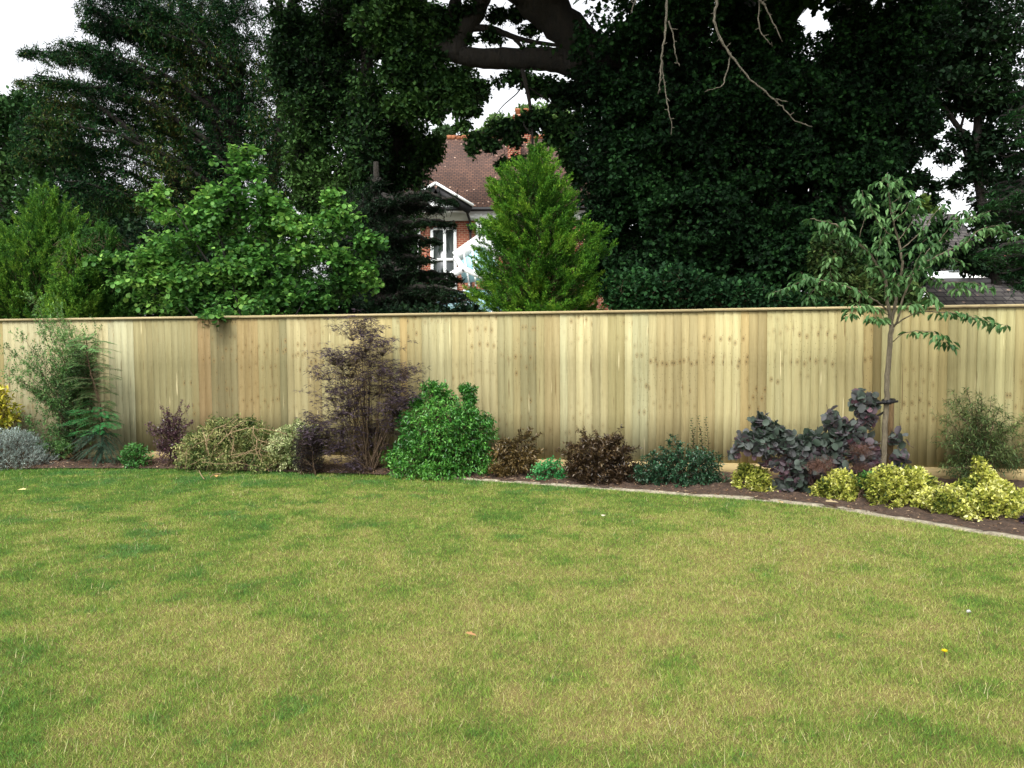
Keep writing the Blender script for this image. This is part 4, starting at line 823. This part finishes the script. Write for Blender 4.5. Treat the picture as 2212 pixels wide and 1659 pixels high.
for a, b, ci in [q for q in fr for _ in (0, 1, 2)]:
    a += r.normal(0, 11); b += r.normal(0, 9)
    T = P(a, b, y0 + r.uniform(-.35, .12)); tz = T[2] + (.02 if ci < 3 else .22); kk = np.argmin(abs(trunk[:, 2] - tz)); s0 = trunk[kk]
    c = curve([s0, (s0 + T) / 2 + [0, 0, .035], T], 10); mb.tube(c, np.linspace(.004, .0015, len(c)), 4)
    m = 24; s = np.linspace(.12, 1, m); q = np.stack([np.interp(s * (len(c) - 1), np.arange(len(c)), c[:, j]) for j in range(3)], 1)
    ax = unit(T - s0); side = unit(np.cross(ax, [0, 0, 1]) + r.normal(0, .25, 3))
    for sg_ in (-1, 1):
        d = ax * .55 + side * sg_ * .85 + [0, 0, -.12] + r.normal(0, .07, (m, 3)); n = np.array([0, -.35, 1]) + r.normal(0, .12, (m, 3))
        ls.add(q, d, n, .070 * np.sin(np.clip(s * 2.6 + .35, 0, 2.9)) + .010, .0085, pick(r, q, FC[ci], 5, .12))
ls.build('foliage', 'dia', LEAF, root); mb.build('stem', STEM, root)
bush('low_green_shrub', 'small rounded green shrub between fern leaved sapling and purple shrub', 'shrub', rows_((958, 275, 305), (975, 256, 325), (995, 254, 330), (1006, 262, 326)), DF(290, .62), 190, .10, 6, .04, .024,
     [S(40, 84, 36), S(72, 126, 56), S(110, 158, 84)], LEAFG, 'fold', sd=75, sk=dict(lump=.4, lf=7))
# purple shrub
r = np.random.default_rng(76); y0 = DF(370, .55); b0 = P(368, 900, y0) * [1, 1, 0]
root = thing('purple_shrub', 'narrow dull purple shrub with sparse tips left of the cut branch heap', 'shrub', b0); ls = Leaves(); mb = MB()
fill(ls, r, mb, b0, [(318, 912), (345, 872), (360, 880), (395, 862), (410, 870), (330, 935), (385, 885), (350, 905), (418, 905), (410, 930), (335, 950)], y0, 10, .08, .1, 8, .026, .018, [S(54, 34, 42), S(86, 58, 68), S(120, 84, 96)], dy=.15)
tp, od = blob(r, 420, [(375, 915, 30, 30), (345, 930, 30, 14), (385, 945, 30, 25), (360, 965, 28, 30), (375, 990, 40, 16)], y0, gap=.3, gf=6); sprays(ls, r, tp, od, .1, 8, .026, .018, [S(44, 32, 38), S(78, 54, 62), S(110, 78, 92)])
ls.twigs(mb, .0015); ls.build('foliage', 'dia', LEAFG, root); mb.build('stem', STEM, root)
# heap of cut branches
r = np.random.default_rng(77); y0 = DF(490, .55); b0 = P(490, 900, y0) * [1, 1, 0]
root = thing('cut_branch_heap', 'dome shaped heap of cut branches with bare tan twigs and wilting pale leaves', 'cuttings', b0); ls = Leaves(); mb = MB()
HR = [(905, 450, 540), (930, 420, 590), (955, 390, 610), (985, 378, 640), (1010, 385, 660), (1018, 400, 640)]
tp, od = prof(r, 1700, HR, y0, ry=.55, lump=.35, lf=5, pw=4, gap=.25, gf=5); sprays(ls, r, tp, od, .13, 6, .045, .017, [S(50, 68, 32), S(88, 108, 54), S(140, 146, 88), S(184, 180, 124)], up=-.1, jit=.8, freq=4)
tp2, od2 = blob(r, 260, [(510, 920, 45, 16), (540, 912, 25, 8), (480, 950, 50, 20)], y0 + .1, gap=.2); sprays(ls, r, tp2, od2, .12, 7, .045, .018, [S(44, 60, 32), S(76, 90, 48)])
for k in range(60):
    q = tp[r.integers(0, len(tp))] + [0, -.07, .02]; e = tp[r.integers(0, len(tp))] + [0, -.09, .02]
    if np.linalg.norm(q - e) > .55: e = q + unit(e - q) * .5
    c = curve([q, (q + e) / 2 + r.normal(0, .05, 3) + [0, -.03, .05], e], 5, .006, r); mb.tube(c, np.linspace(r.uniform(.003, .005), .002, len(c)), 4)
for pts in ([(470, 960), (500, 935), (540, 925), (590, 930), (640, 945)], [(500, 985), (505, 950), (498, 930), (530, 910)], [(548, 920), (552, 945), (575, 955), (625, 950)], [(555, 950), (556, 985), (575, 1005), (580, 1020)], [(445, 975), (455, 935), (490, 915)],
            [(440, 935), (450, 980), (460, 1015)], [(620, 985), (655, 990), (668, 1010)], [(500, 990), (540, 975), (560, 968)]):
    c = curve([P(a, b, y0 - .35) for a, b in pts], 6, .005); mb.tube(c, np.linspace(.007, .004, len(c)), 5)
ls.build('foliage', 'fold', LEAF, root); mb.build('cut_twig', STEM_TAN, root)
bush('variegated_shrub', 'cream and green variegated shrub between the branch heap and the dark elder', 'shrub', rows_((905, 640, 655), (925, 600, 690), (950, 580, 700), (985, 590, 700), (1012, 600, 690)), DF(640, .6), 620, .11, 7, .034, .017,
     [S(66, 92, 44), S(130, 148, 88), S(196, 202, 150), S(214, 214, 168)], LEAF, 'fold', sd=78, sk=dict(lump=.5, lf=6), kw=dict(freq=4))
bush('dark_dwarf_shrub', 'small blackish feathery mound at the foot of the tall dark elder', 'shrub', rows_((925, 645, 680), (950, 628, 705), (980, 626, 708), (1012, 632, 700)), DF(665, .78), 620, .10, 9, .030, .006,
     [S(36, 32, 36), S(62, 56, 60)], NEEDLE, 'dia', sd=79, sk=dict(lump=.3, lf=7), kw=dict(a=.8, b=.7, up=.3))
# tall dark elder
r = np.random.default_rng(80); y0 = DF(790, .55); b0 = P(800, 900, y0) * [1, 1, 0]
root = thing('dark_elder', 'tall see through shrub of finely cut purple black leaves before the fence', 'shrub', b0); ls = Leaves(); mb = MB()
tips = [(778, 695), (760, 708), (800, 712), (790, 735), (830, 745), (770, 760), (750, 768), (715, 762), (735, 775), (705, 800), (760, 795), (800, 770), (820, 790), (845, 800), (878, 798), (860, 820), (740, 820), (780, 820), (710, 850), (735, 845), (770, 850), (815, 835), (850, 850), (870, 855), (695, 905), (720, 895), (745, 885), (790, 885), (835, 880),
        (865, 885), (680, 920), (730, 930), (765, 930), (800, 925), (830, 925), (850, 910), (740, 960), (780, 965), (810, 960), (760, 1000), (790, 1005), (720, 965), (850, 870), (755, 870), (700, 940)]
SC = [S(40, 32, 40), S(66, 56, 66), S(94, 80, 90)]
for a, b in tips:
    T = P(a, b, y0 + r.uniform(-.3, .25)); bb_ = b0 + r.normal(0, .04, 3) * [1, 1, 0]; mid = np.array([bb_[0] * .35 + T[0] * .65, (bb_[1] + T[1]) / 2, T[2] * .6])
    c = curve([bb_, mid, T], 8, .008, r); mb.tube(c, np.linspace(.009, .002, len(c)), 4)
    for k in range(32):                      # cut leaves: a whorl of narrow drooping leaflets
        q = T + r.normal(0, .10, 3) * [1.2, 1, .6]; m = 11; an = r.uniform(0, 6.3, m)
        d = np.stack([np.cos(an), np.sin(an), r.uniform(-.6, .25, m)], 1); pos = np.repeat(q[None], m, 0) + d * r.uniform(0, .04, (m, 1))
        ls.add(pos, d, np.array([0, 0, 1]) + r.normal(0, .4, (m, 3)), r.uniform(.045, .08, m), .010, pick(r, pos, SC, 4, .15)); mb.tube([c[-3], q], [.002, .001], 3)
ls.build('foliage', 'dia', LEAF, root); mb.build('stem', STEM, root)
# mexican orange
CH = [S(30, 74, 28), S(54, 112, 40), S(98, 154, 62)]
root, r, tp, od = bush('green_evergreen_shrub', 'large dome of glossy bright green leaves, biggest shrub in the border', 'shrub', rows_((862, 935, 1010), (880, 890, 1035), (905, 870, 1062), (935, 862, 1076), (965, 845, 1066), (1000, 826, 1070), (1032, 830, 1066)), DF(950, .6), 1500, .12, 8, .052, .022,
     CH, LEAFG, 'fold', sd=81, stemN=40, sk=dict(lump=.35, lf=4, pw=3.5, ry=.75), kw=dict(a=.5, b=.9, up=.3, flat=.6))
ls = Leaves(); mb = MB(); y0 = DF(950, .45)
for a, b, c_, d_ in ((935, 835, 38, 16), (945, 855, 45, 18), (1010, 840, 22, 12), (1015, 860, 16, 16), (900, 870, 20, 15)):
    tp, od = blob(r, 55, [(a, b, c_, d_)], y0); sprays(ls, r, tp, od, .11, 8, .05, .021, CH, up=.6)
    mb.tube([P(a, b + 10, y0), P(a - 5, b + 60, y0)], [.003, .006], 4)
ls.twigs(mb, .002); ls.build('upper_foliage', 'fold', LEAFG, root); mb.build('upper_stem', STEM, root)
# brown leaved shrubs
BRN = [S(56, 50, 26), S(84, 70, 38), S(112, 92, 52)]
BRN2 = [S(44, 34, 22), S(68, 52, 34), S(96, 80, 50)]
def spiky(name, lb, cat, tips, B, y0, bu, cols, sd, L=.042, W=.017, n=300, sub=9, twl=.1, lpt=8, mat=LEAFG, kw={}):
    r = np.random.default_rng(sd); b0 = P(bu, 900, y0) * [1, 1, 0]; root = thing(name, lb, cat, b0); ls = Leaves(); mb = MB()
    fill(ls, r, mb, b0, tips, y0, sub, .05, twl, lpt, L, W, cols, dy=.12, jit=.2, up=.5, r0=.007)
    tp, od = blob(r, n, B, y0, gap=.25, gf=6); sprays(ls, r, tp, od, twl, lpt, L, W, cols, up=.5, **kw)
    ls.twigs(mb, .0018); ls.build('foliage', 'fold', mat, root); mb.build('stem', STEM, root); return root
spiky('brown_shrub', 'olive brown leaved shrub beside the bright green dome', 'shrub', [(1090, 945), (1110, 942), (1075, 950), (1125, 925), (1150, 922), (1168, 935), (1160, 955), (1135, 965), (1100, 960), (1165, 975), (1150, 990)],
      [(1090, 975, 32, 25), (1120, 1000, 45, 25), (1085, 1010, 35, 18), (1140, 985, 25, 22)], DF(1115, .68), 1115, BRN, 91, n=330, L=.046, W=.02)
spiky('brown_shrub', 'broad dark brown leaved shrub with upright tips in the middle of the border', 'shrub', [(1213, 952), (1216, 975), (1252, 925), (1250, 940), (1290, 930), (1308, 938), (1340, 925), (1345, 940), (1335, 955), (1275, 945), (1225, 985), (1380, 965), (1375, 985), (1320, 945)],
      [(1280, 985, 58, 38), (1320, 970, 40, 35), (1290, 1020, 75, 32), (1345, 1015, 45, 30), (1240, 1000, 28, 30), (1300, 1045, 80, 18)], DF(1290, .88), 1290, BRN2, 92, n=760, L=.046, W=.02, sub=13)
bush('low_green_shrub', 'small fresh green shrub between the two brown leaved shrubs', 'shrub', rows_((992, 1175, 1210), (1008, 1150, 1222), (1028, 1140, 1226), (1046, 1150, 1222)), DF(1185, .75), 230, .09, 6, .034, .024,
     [S(34, 100, 50), S(62, 140, 74), S(100, 170, 104)], LEAF, 'fold', sd=93, sk=dict(lump=.45, lf=7))
DG = [S(24, 52, 34), S(44, 82, 52), S(76, 116, 84)]
root = spiky('dark_green_shrub', 'dark green small leaved shrub with thin upright whippy shoots', 'shrub', [(1440, 950), (1452, 940), (1425, 965), (1470, 960), (1395, 985), (1410, 975), (1545, 985), (1560, 1000), (1380, 995)],
      [(1470, 1000, 70, 40), (1430, 1010, 55, 38), (1520, 1010, 50, 45), (1470, 1045, 90, 25), (1400, 1025, 40, 28), (1545, 1045, 35, 22), (1470, 1060, 90, 16), (1540, 1062, 40, 14)], DF(1470, .88), 1475, DG, 94, L=.036, W=.018, n=980)
ls = Leaves(); mb = MB(); r = np.random.default_rng(95); y0 = DF(1510, .5)
for (a, b, c_, d_) in ((1493, 905, 1500, 1000), (1508, 900, 1520, 1000), (1524, 903, 1532, 1000), (1513, 925, 1516, 1000), (1500, 925, 1490, 1000)):
    A = P(a, b, y0); Bq = P(c_, d_, y0); mb.tube([Bq, (A + Bq) / 2 + [.01, 0, 0], A], [.004, .003, .0015], 4)
    for k in range(17):
        q = Bq + (A - Bq) * (k / 16) ** .9; an = k * 1.57 + r.normal(0, .3)
        for s_ in (0, math.pi):
            d = np.array([[math.cos(an + s_), math.sin(an + s_) * .8, .45]]); ls.add(q[None], d, np.array([[0, -.2, 1.]]), np.array([.046 * (1.1 - .4 * k / 16)]), .022, S(52, 74, 40))
ls.build('shoot_leaves', 'dia', LEAF, root); mb.build('shoot', STEM, root)
# golden euonymus
EU = [S(44, 64, 22), S(132, 142, 56), S(196, 196, 92), S(216, 216, 150)]
def euon(lb, rows, off, n, sd, bu):
    bush('golden_shrub', lb, 'shrub', rows, DF(bu, off), n, .095, 7, .040, .022, EU, LEAF, 'fold', sd=sd, base_u=bu, group='yellow variegated low shrubs', stemN=14, stemR=.006,
         sk=dict(lump=.5, lf=8, pw=3.5, ry=.8), gap=.3, gf=9, kw=dict(a=.7, b=.7, up=.7, freq=7, var=.16), tr=.0015)
euon('small yellow variegated mound left of the smoke bush', rows_((1003, 1600, 1625), (1015, 1588, 1650), (1035, 1585, 1672), (1055, 1590, 1688), (1074, 1600, 1684)), 1.05, 620, 101, 1632)
euon('yellow variegated shrub just right of the smoke bush foot', rows_((1015, 1800, 1830), (1030, 1780, 1850), (1050, 1765, 1862), (1075, 1752, 1884), (1092, 1770, 1876)), 1.3, 700, 102, 1818)
euon('broad yellow variegated shrub at the foot of the young cherry', rows_((1008, 1900, 1990), (1025, 1880, 2012), (1050, 1868, 2020), (1080, 1866, 2036), (1110, 1885, 2030)), 1.48, 1300, 103, 1945)
euon('largest yellow variegated shrub with a pointed top near the right edge', rows_((985, 2103, 2118), (1005, 2105, 2135), (1025, 2105, 2150), (1045, 2080, 2175), (1062, 2025, 2200), (1085, 2000, 2210), (1110, 2020, 2210), (1138, 2050, 2200)), 1.88, 1900, 104, 2110)
bush('low_green_shrub', 'small green seedling between two yellow variegated shrubs', 'plant', rows_((1018, 1862, 1892), (1035, 1850, 1888), (1055, 1848, 1880)), DF(1870, 1.45), 60, .08, 6, .034, .02, [S(50, 96, 40), S(84, 132, 60)], LEAF, 'fold', sd=105)
# smoke bush
r = np.random.default_rng(110); bu = 1760; y0 = DF(bu, 1.05); b0 = P(bu, 900, y0) * [1, 1, 0]
root = thing('smoke_bush', 'purple grey smoke bush with large round leaves beside the cherry stake', 'shrub', b0); ls = Leaves(); mb = MB()
SM = [S(54, 68, 56), S(78, 90, 80), S(94, 92, 96), S(110, 78, 88)]
SB = [(1745, 955, 35, 28), (1775, 975, 35, 25), (1735, 985, 45, 30), (1700, 955, 35, 25), (1740, 1020, 50, 30), (1800, 990, 50, 30), (1720, 1070, 60, 20), (1780, 1055, 40, 20),(1640, 905, 25, 18), (1662, 925, 25, 16), (1600, 955, 28, 12), (1630, 945, 40, 22), (1680, 940, 40, 22), (1660, 965, 60, 22), (1585, 980, 10, 8), (1720, 970, 40, 25), (1700, 1000, 60, 25), (1740, 950, 30, 16), (1770, 1000, 50, 30), (1720, 1040, 55, 25), (1790, 950, 45, 25),
      (1800, 905, 30, 22), (1830, 930, 45, 28), (1870, 900, 25, 25), (1865, 855, 32, 16), (1850, 870, 20, 14), (1885, 875, 18, 12), (1850, 960, 50, 30), (1890, 980, 25, 25), (1940, 945, 14, 12), (1945, 985, 14, 14), (1945, 1010, 10, 10), (1760, 1060, 40, 20), (1690, 1060, 30, 18), (1870, 1010, 30, 18), (1815, 1030, 40, 20)]
tp, od = blob(r, 620, SB, y0, lump=.2, pw=2); sprays(ls, r, tp, od, .15, 5, .090, .072, SM, up=.35, a=.5, b=.9, flat=.2, jit=.4, freq=3, var=.12)
stems(mb, r, b0, tp[r.integers(0, len(tp), 50)], .010, .08); ls.twigs(mb, .003); ls.build('foliage', 'round', LEAF, root)
mb.build('stem', bark('stem_purple', S(60, 40, 40), S(104, 74, 66), 40), root)
ls = Leaves()
tp, od = blob(r, 500, [(1770, 1005, 38, 20, y0 - .3), (1860, 970, 34, 14, y0 - .3), (1860, 1010, 30, 14, y0 - .2)], y0, pw=1.5)
sprays(ls, r, tp, od, .1, 14, .026, .0025, [S(84, 62, 52), S(112, 84, 72)], jit=1.0, twig=False)
ls.build('flower_plume', 'dia', NEEDLE, root)
# willowy shrub at right
r = np.random.default_rng(111); y0 = DF(2110, .4); b0 = P(2120, 900, y0) * [1, 1, 0]
root = thing('willowy_shrub', 'airy olive green narrow leaved shrub against the fence at the right', 'shrub', b0); ls = Leaves(); mb = MB()
fill(ls, r, mb, b0, [(2035, 860), (2060, 850), (2090, 842), (2120, 845), (2140, 865), (2160, 880), (2030, 900), (2045, 930), (2020, 950), (2080, 880), (2105, 875), (2130, 900), (2180, 900), (2205, 910), (2200, 940), (2230, 900), (2250, 950), (2170, 930), (2060, 960), (2040, 985), (2190, 970), (2215, 990), (2040, 1010), (2090, 930), (2150, 950)],
     y0, 24, .14, .13, 8, .058, .010, [S(58, 78, 40), S(92, 112, 62), S(134, 144, 86)], dy=.25, up=-.1, droop=.35)
tp, od = blob(r, 260, [(2110, 960, 70, 50), (2090, 1010, 60, 28), (2180, 990, 60, 40)], y0); sprays(ls, r, tp, od, .13, 8, .055, .010, [S(52, 74, 42), S(84, 106, 60)], droop=.4)
ls.twigs(mb, .0015); ls.build('foliage', 'dia', LEAF, root); mb.build('stem', STEM, root)
bush('dark_purple_plant', 'blackish purple plant just entering at the right edge of the bed', 'plant', rows_((1115, 2215, 2230), (1135, 2207, 2245), (1155, 2207, 2250)), 6.75, 80, .09, 6, .05, .03, [S(44, 34, 50), S(70, 56, 78)], LEAF, 'round', sd=112)
# young cherry
r = np.random.default_rng(120); y0 = 8.25; b0 = P(1910, 900, y0) * [1, 1, 0]
root = thing('cherry_tree', 'young cherry with slim pale trunk and drooping leaves rising above the fence', 'tree', b0); ls = Leaves(); mb = MB()
TK = [tuple(b0 + [0, 0, -.05]), P(1908, 1000, y0), P(1914, 880, y0), P(1918, 790, y0), P(1926, 701, y0)]
c = curve(TK, 8, .003); mb.tube(c, np.linspace(.030, .024, len(c)), 10)
CHC = [S(48, 82, 44), S(72, 110, 60), S(104, 138, 84)]
BR = [([(1926, 705), (1919, 664), (1911, 602), (1894, 572), (1874, 542), (1837, 515), (1810, 488), (1780, 478), (1750, 473)], .024, 0, .3),
      ([(1926, 705), (1934, 651), (1944, 602), (1949, 567), (1936, 503), (1926, 461), (1920, 410), (1916, 374)], .024, .1, .55),
      ([(1928, 705), (1936, 696), (1956, 632), (1986, 577), (2035, 547), (2085, 525), (2122, 493), (2179, 485)], .017, -.1, .35),
      ([(1958, 628), (1990, 560), (2030, 520), (2060, 480), (2090, 450)], .012, .15, .3), ([(2122, 495), (2160, 500), (2204, 513)], .006, -.2, .1),
      ([(1921, 671), (1887, 647), (1837, 622), (1782, 607), (1745, 602), (1710, 618), (1668, 634)], .011, -.25, .2), ([(1800, 612), (1792, 572), (1802, 555)], .005, -.25, .1), ([(1745, 602), (1730, 587)], .004, -.25, .1), ([(1775, 605), (1755, 630), (1745, 650)], .004, -.25, .2),
      ([(1931, 701), (1986, 676), (2060, 676), (2122, 689), (2177, 704)], .009, -.3, .35), ([(1929, 738), (1961, 716), (2015, 718), (2035, 736), (2055, 746)], .006, -.3, .25),
      ([(1852, 532), (1867, 470), (1865, 430), (1862, 411)], .006, 0, .4), ([(1921, 680), (1890, 665), (1852, 659), (1832, 686)], .006, -.3, .3), ([(1926, 705), (1915, 690), (1895, 690), (1880, 684)], .005, -.3, .2),
      ([(1810, 490), (1790, 505), (1765, 500)], .004, .1, .1), ([(1940, 520), (1970, 480), (1985, 445)], .007, .2, .3), ([(1946, 540), (1990, 500), (2020, 460), (2040, 440)], .008, -.1, .3), ([(1948, 560), (1985, 530), (2015, 505)], .006, -.3, .2),
      ([(1940, 520), (1905, 490), (1885, 460), (1878, 440)], .007, -.2, .3), ([(1930, 480), (1955, 455), (1972, 430)], .005, 0, .3), ([(1944, 600), (1980, 590), (2010, 575)], .006, -.3, .2), ([(1911, 600), (1890, 590), (1868, 572)], .004, 0, .2), ([(1950, 640), (1985, 620), (2010, 640), (2020, 655)], .005, -.3, .3),
      ([(1986, 577), (2010, 600), (2050, 610), (2090, 630)], .006, -.2, .3), ([(2050, 610), (2100, 610), (2135, 622)], .004, -.2, .2), ([(1990, 676), (1975, 660), (1960, 655)], .004, -.3, .2), ([(1894, 572), (1900, 530), (1915, 500)], .006, -.2, .3), ([(1944, 602), (1925, 570), (1905, 540), (1900, 510)], .006, -.3, .3),
      ([(2035, 547), (2060, 560), (2085, 575)], .004, -.1, .2), ([(2060, 480), (2100, 470), (2140, 455)], .005, .1, .2), ([(1934, 651), (1925, 620), (1935, 585)], .005, -.35, .2), ([(1956, 632), (1965, 600), (1990, 545)], .006, -.35, .2), ([(1916, 400), (1935, 392), (1950, 382)], .003, 0, .2), ([(1916, 385), (1900, 395), (1890, 405)], .003, 0, .2), ([(1926, 461), (1960, 440), (1985, 432)], .004, .1, .2),
      ([(1926, 440), (1945, 425), (1960, 415)], .003, 0, .9), ([(1874, 542), (1850, 520), (1830, 500), (1825, 470)], .004, 0, .3)]
for pts, r0, dy, s0 in BR:
    n_ = len(pts); q = [P(a, b, y0 + dy * min(1, k / 2.0)) for k, (a, b) in enumerate(pts)]; c = curve(q, 6, .004, r); mb.tube(c, np.linspace(r0 * .78, max(r0 * .2, .002), len(c)), 6)
    Ln = np.linalg.norm(np.diff(c, axis=0), axis=1).sum(); m = max(3, int(Ln * (1 - s0) / .055))
    s = s0 + (1 - s0) * (np.arange(m) + .5) / m; qq = np.stack([np.interp(s * (len(c) - 1), np.arange(len(c)), c[:, j]) for j in range(3)], 1)
    for k in range(7):                      # whorls of drooping leaves
        an = r.uniform(0, 6.28, m); h_ = np.stack([np.cos(an), np.sin(an), np.zeros(m)], 1)
        d = h_ * r.uniform(.4, 1.0, (m, 1)) + np.array([0, 0, -1]) * r.uniform(.2, 1.1, (m, 1)); pos = qq + h_ * r.uniform(.01, .05, (m, 1)) + r.normal(0, .012, (m, 3))
        nrm = h_ * .8 + np.array([0, 0, 1.]) + r.normal(0, .25, (m, 3)); z_ = r.uniform(.75, 1.2, m)
        keep = r.random(m) < .78
        ls.add(pos[keep], d[keep], nrm[keep], (.088 * z_)[keep], (.034 * z_)[keep], pick(r, pos, CHC, 2.5, .12)[keep])
mb.build('trunk', BARK_GR, root, smooth=True); ls.build('crown', 'fold', LEAF, root)
# stake and tie
ys = y0 + .22; sp_ = P(1924, 900, ys); mb = MB(); zt = P(1924, 864, ys)[2]; mb.tube([(sp_[0], ys, -.05), (sp_[0], ys, zt - .015), (sp_[0], ys, zt)], [.032, .032, .026], 14)
tag(mb.build('tree_stake', bark('stake_wood', S(96, 76, 48), S(140, 114, 76), 20)), 'round brown timber stake just behind the cherry trunk', 'stake')
tie = thing('tree_tie', 'black buckled rubber strap tying the cherry trunk to its stake', 'tree tie', P(1916, 868, y0)); a = P(1914, 868, y0)
mb = MB(); an = np.linspace(0, 2 * math.pi, 20); cxy = np.array([(a[0] + sp_[0]) / 2, (y0 + ys) / 2])
dv = np.array([sp_[0] - a[0], ys - y0]); hl = np.linalg.norm(dv) / 2; e1 = dv / (2 * hl); e2 = np.array([-e1[1], e1[0]])
pts = [np.append(cxy + e1 * (hl + .045) * math.cos(t) + e2 * .055 * math.sin(t), a[2]) for t in an]
for z_ in (-.012, 0, .012): mb.tube([p + [0, 0, z_] for p in pts], .0075, 6, cap=False)
mb.build('strap', BLACK, tie)
mb = MB(); t0 = P(1893, 871, y0 - .05); t1 = P(1940, 867, y0 - .05); mb.bar(t0, t1, .01, .022)
for k in range(4): q = t0 + (t1 - t0) * (.04 + .09 * k); mb.tube([q + [0, -.006, 0], q + [0, .006, 0]], .016, 8)
mb.box(a[0] - .018, a[0] + .022, y0 - .075, y0 - .045, a[2] - .022, a[2] + .026); mb.build('buckle', BLACK, tie)
# ------------------------------------------------------------------ small things on the lawn and soil
r = np.random.default_rng(130)
def litter(name, lb, cat, u, v, L, W, c, lift=.03, tm='fold', ang=None, group=None):
    p = G(u, v); an = r.uniform(0, 6.3) if ang is None else ang; ls = Leaves()
    ls.add(np.array([p + [0, 0, lift]]), np.array([[math.cos(an), math.sin(an), .1]]), np.array([[r.normal(0, .2), -.3, 1.]]), L, W, c)
    tag(ls.build(name, tm, LEAF, None), lb, cat, group)
litter('fallen_leaf', 'pale fallen leaf lying on the soil before the yellow shrubs', 'leaf', 1812, 1099, .12, .07, S(176, 158, 124), .06, 'oak')
litter('fallen_leaf', 'tan fallen leaf on grass in front of the cut branch heap', 'leaf', 468, 1037, .11, .06, S(206, 160, 104), .035, 'oak')
litter('fallen_leaf', 'tan leaf fallen on the lawn near the concrete edging', 'leaf', 1680, 1090, .12, .06, S(220, 186, 120), .035, 'oak')
litter('fallen_leaf', 'small pale leaf lying on the grass at the far left', 'leaf', 38, 1065, .09, .05, S(226, 214, 150), .035, 'oak')
litter('fallen_leaf', 'small cream leaf alone on open lawn in the middle distance', 'leaf', 1304, 1120, .08, .05, S(238, 226, 200), .035, 'oak')
litter('fallen_leaf', 'brown leaf lying on dry grass in the centre of the lawn', 'leaf', 1030, 1385, .07, .03, S(176, 134, 92), .03, 'oak')
p = G(2092, 1330); mb = MB(); mb.tube([p + [-.012, 0, .022], p + [-.005, 0, .026], p + [.006, .003, .027], p + [.014, 0, .022]], [.004, .009, .008, .003], 8)
tag(mb.build('pebble', plain('white_stone', S(165, 165, 158), .7), smooth=True), 'tiny white stone on the grass near the right edge', 'pebble')
p = G(2040, 1424); fl = thing('dandelion', 'single yellow dandelion flower in the lawn at lower right', 'flower', p); ls = Leaves(); m = 46; an = r.uniform(0, 6.3, m)
ls.add(np.repeat((p + [0, 0, .04])[None], m, 0), np.stack([np.cos(an), np.sin(an), r.uniform(.1, .9, m)], 1), np.array([0, 0, 1.]) + r.normal(0, .2, (m, 3)), .018, .005, S(236, 214, 30))
ls.build('petals', 'dia', LEAF, fl); MB().tube([p, p + [0, 0, .042]], .0025, 6).build('stalk', STEM, fl)
for (pts, lb) in (([(430, 1022), (434, 1032), (441, 1042)], 'short pale cut twig lying on grass below the branch heap'), ([(455, 1038), (462, 1032), (478, 1030)], 'bent pale twig lying on grass right of the short one')):
    q = [G(a, b) + [0, 0, .04] for a, b in pts]; mb = MB(); mb.tube(curve(q, 4), .006, 5); tag(mb.build('fallen_twig', STEM_TAN), lb, 'twig')
print('faces', sum(len(o.data.polygons) for o in sc.objects if o.type == 'MESH'))
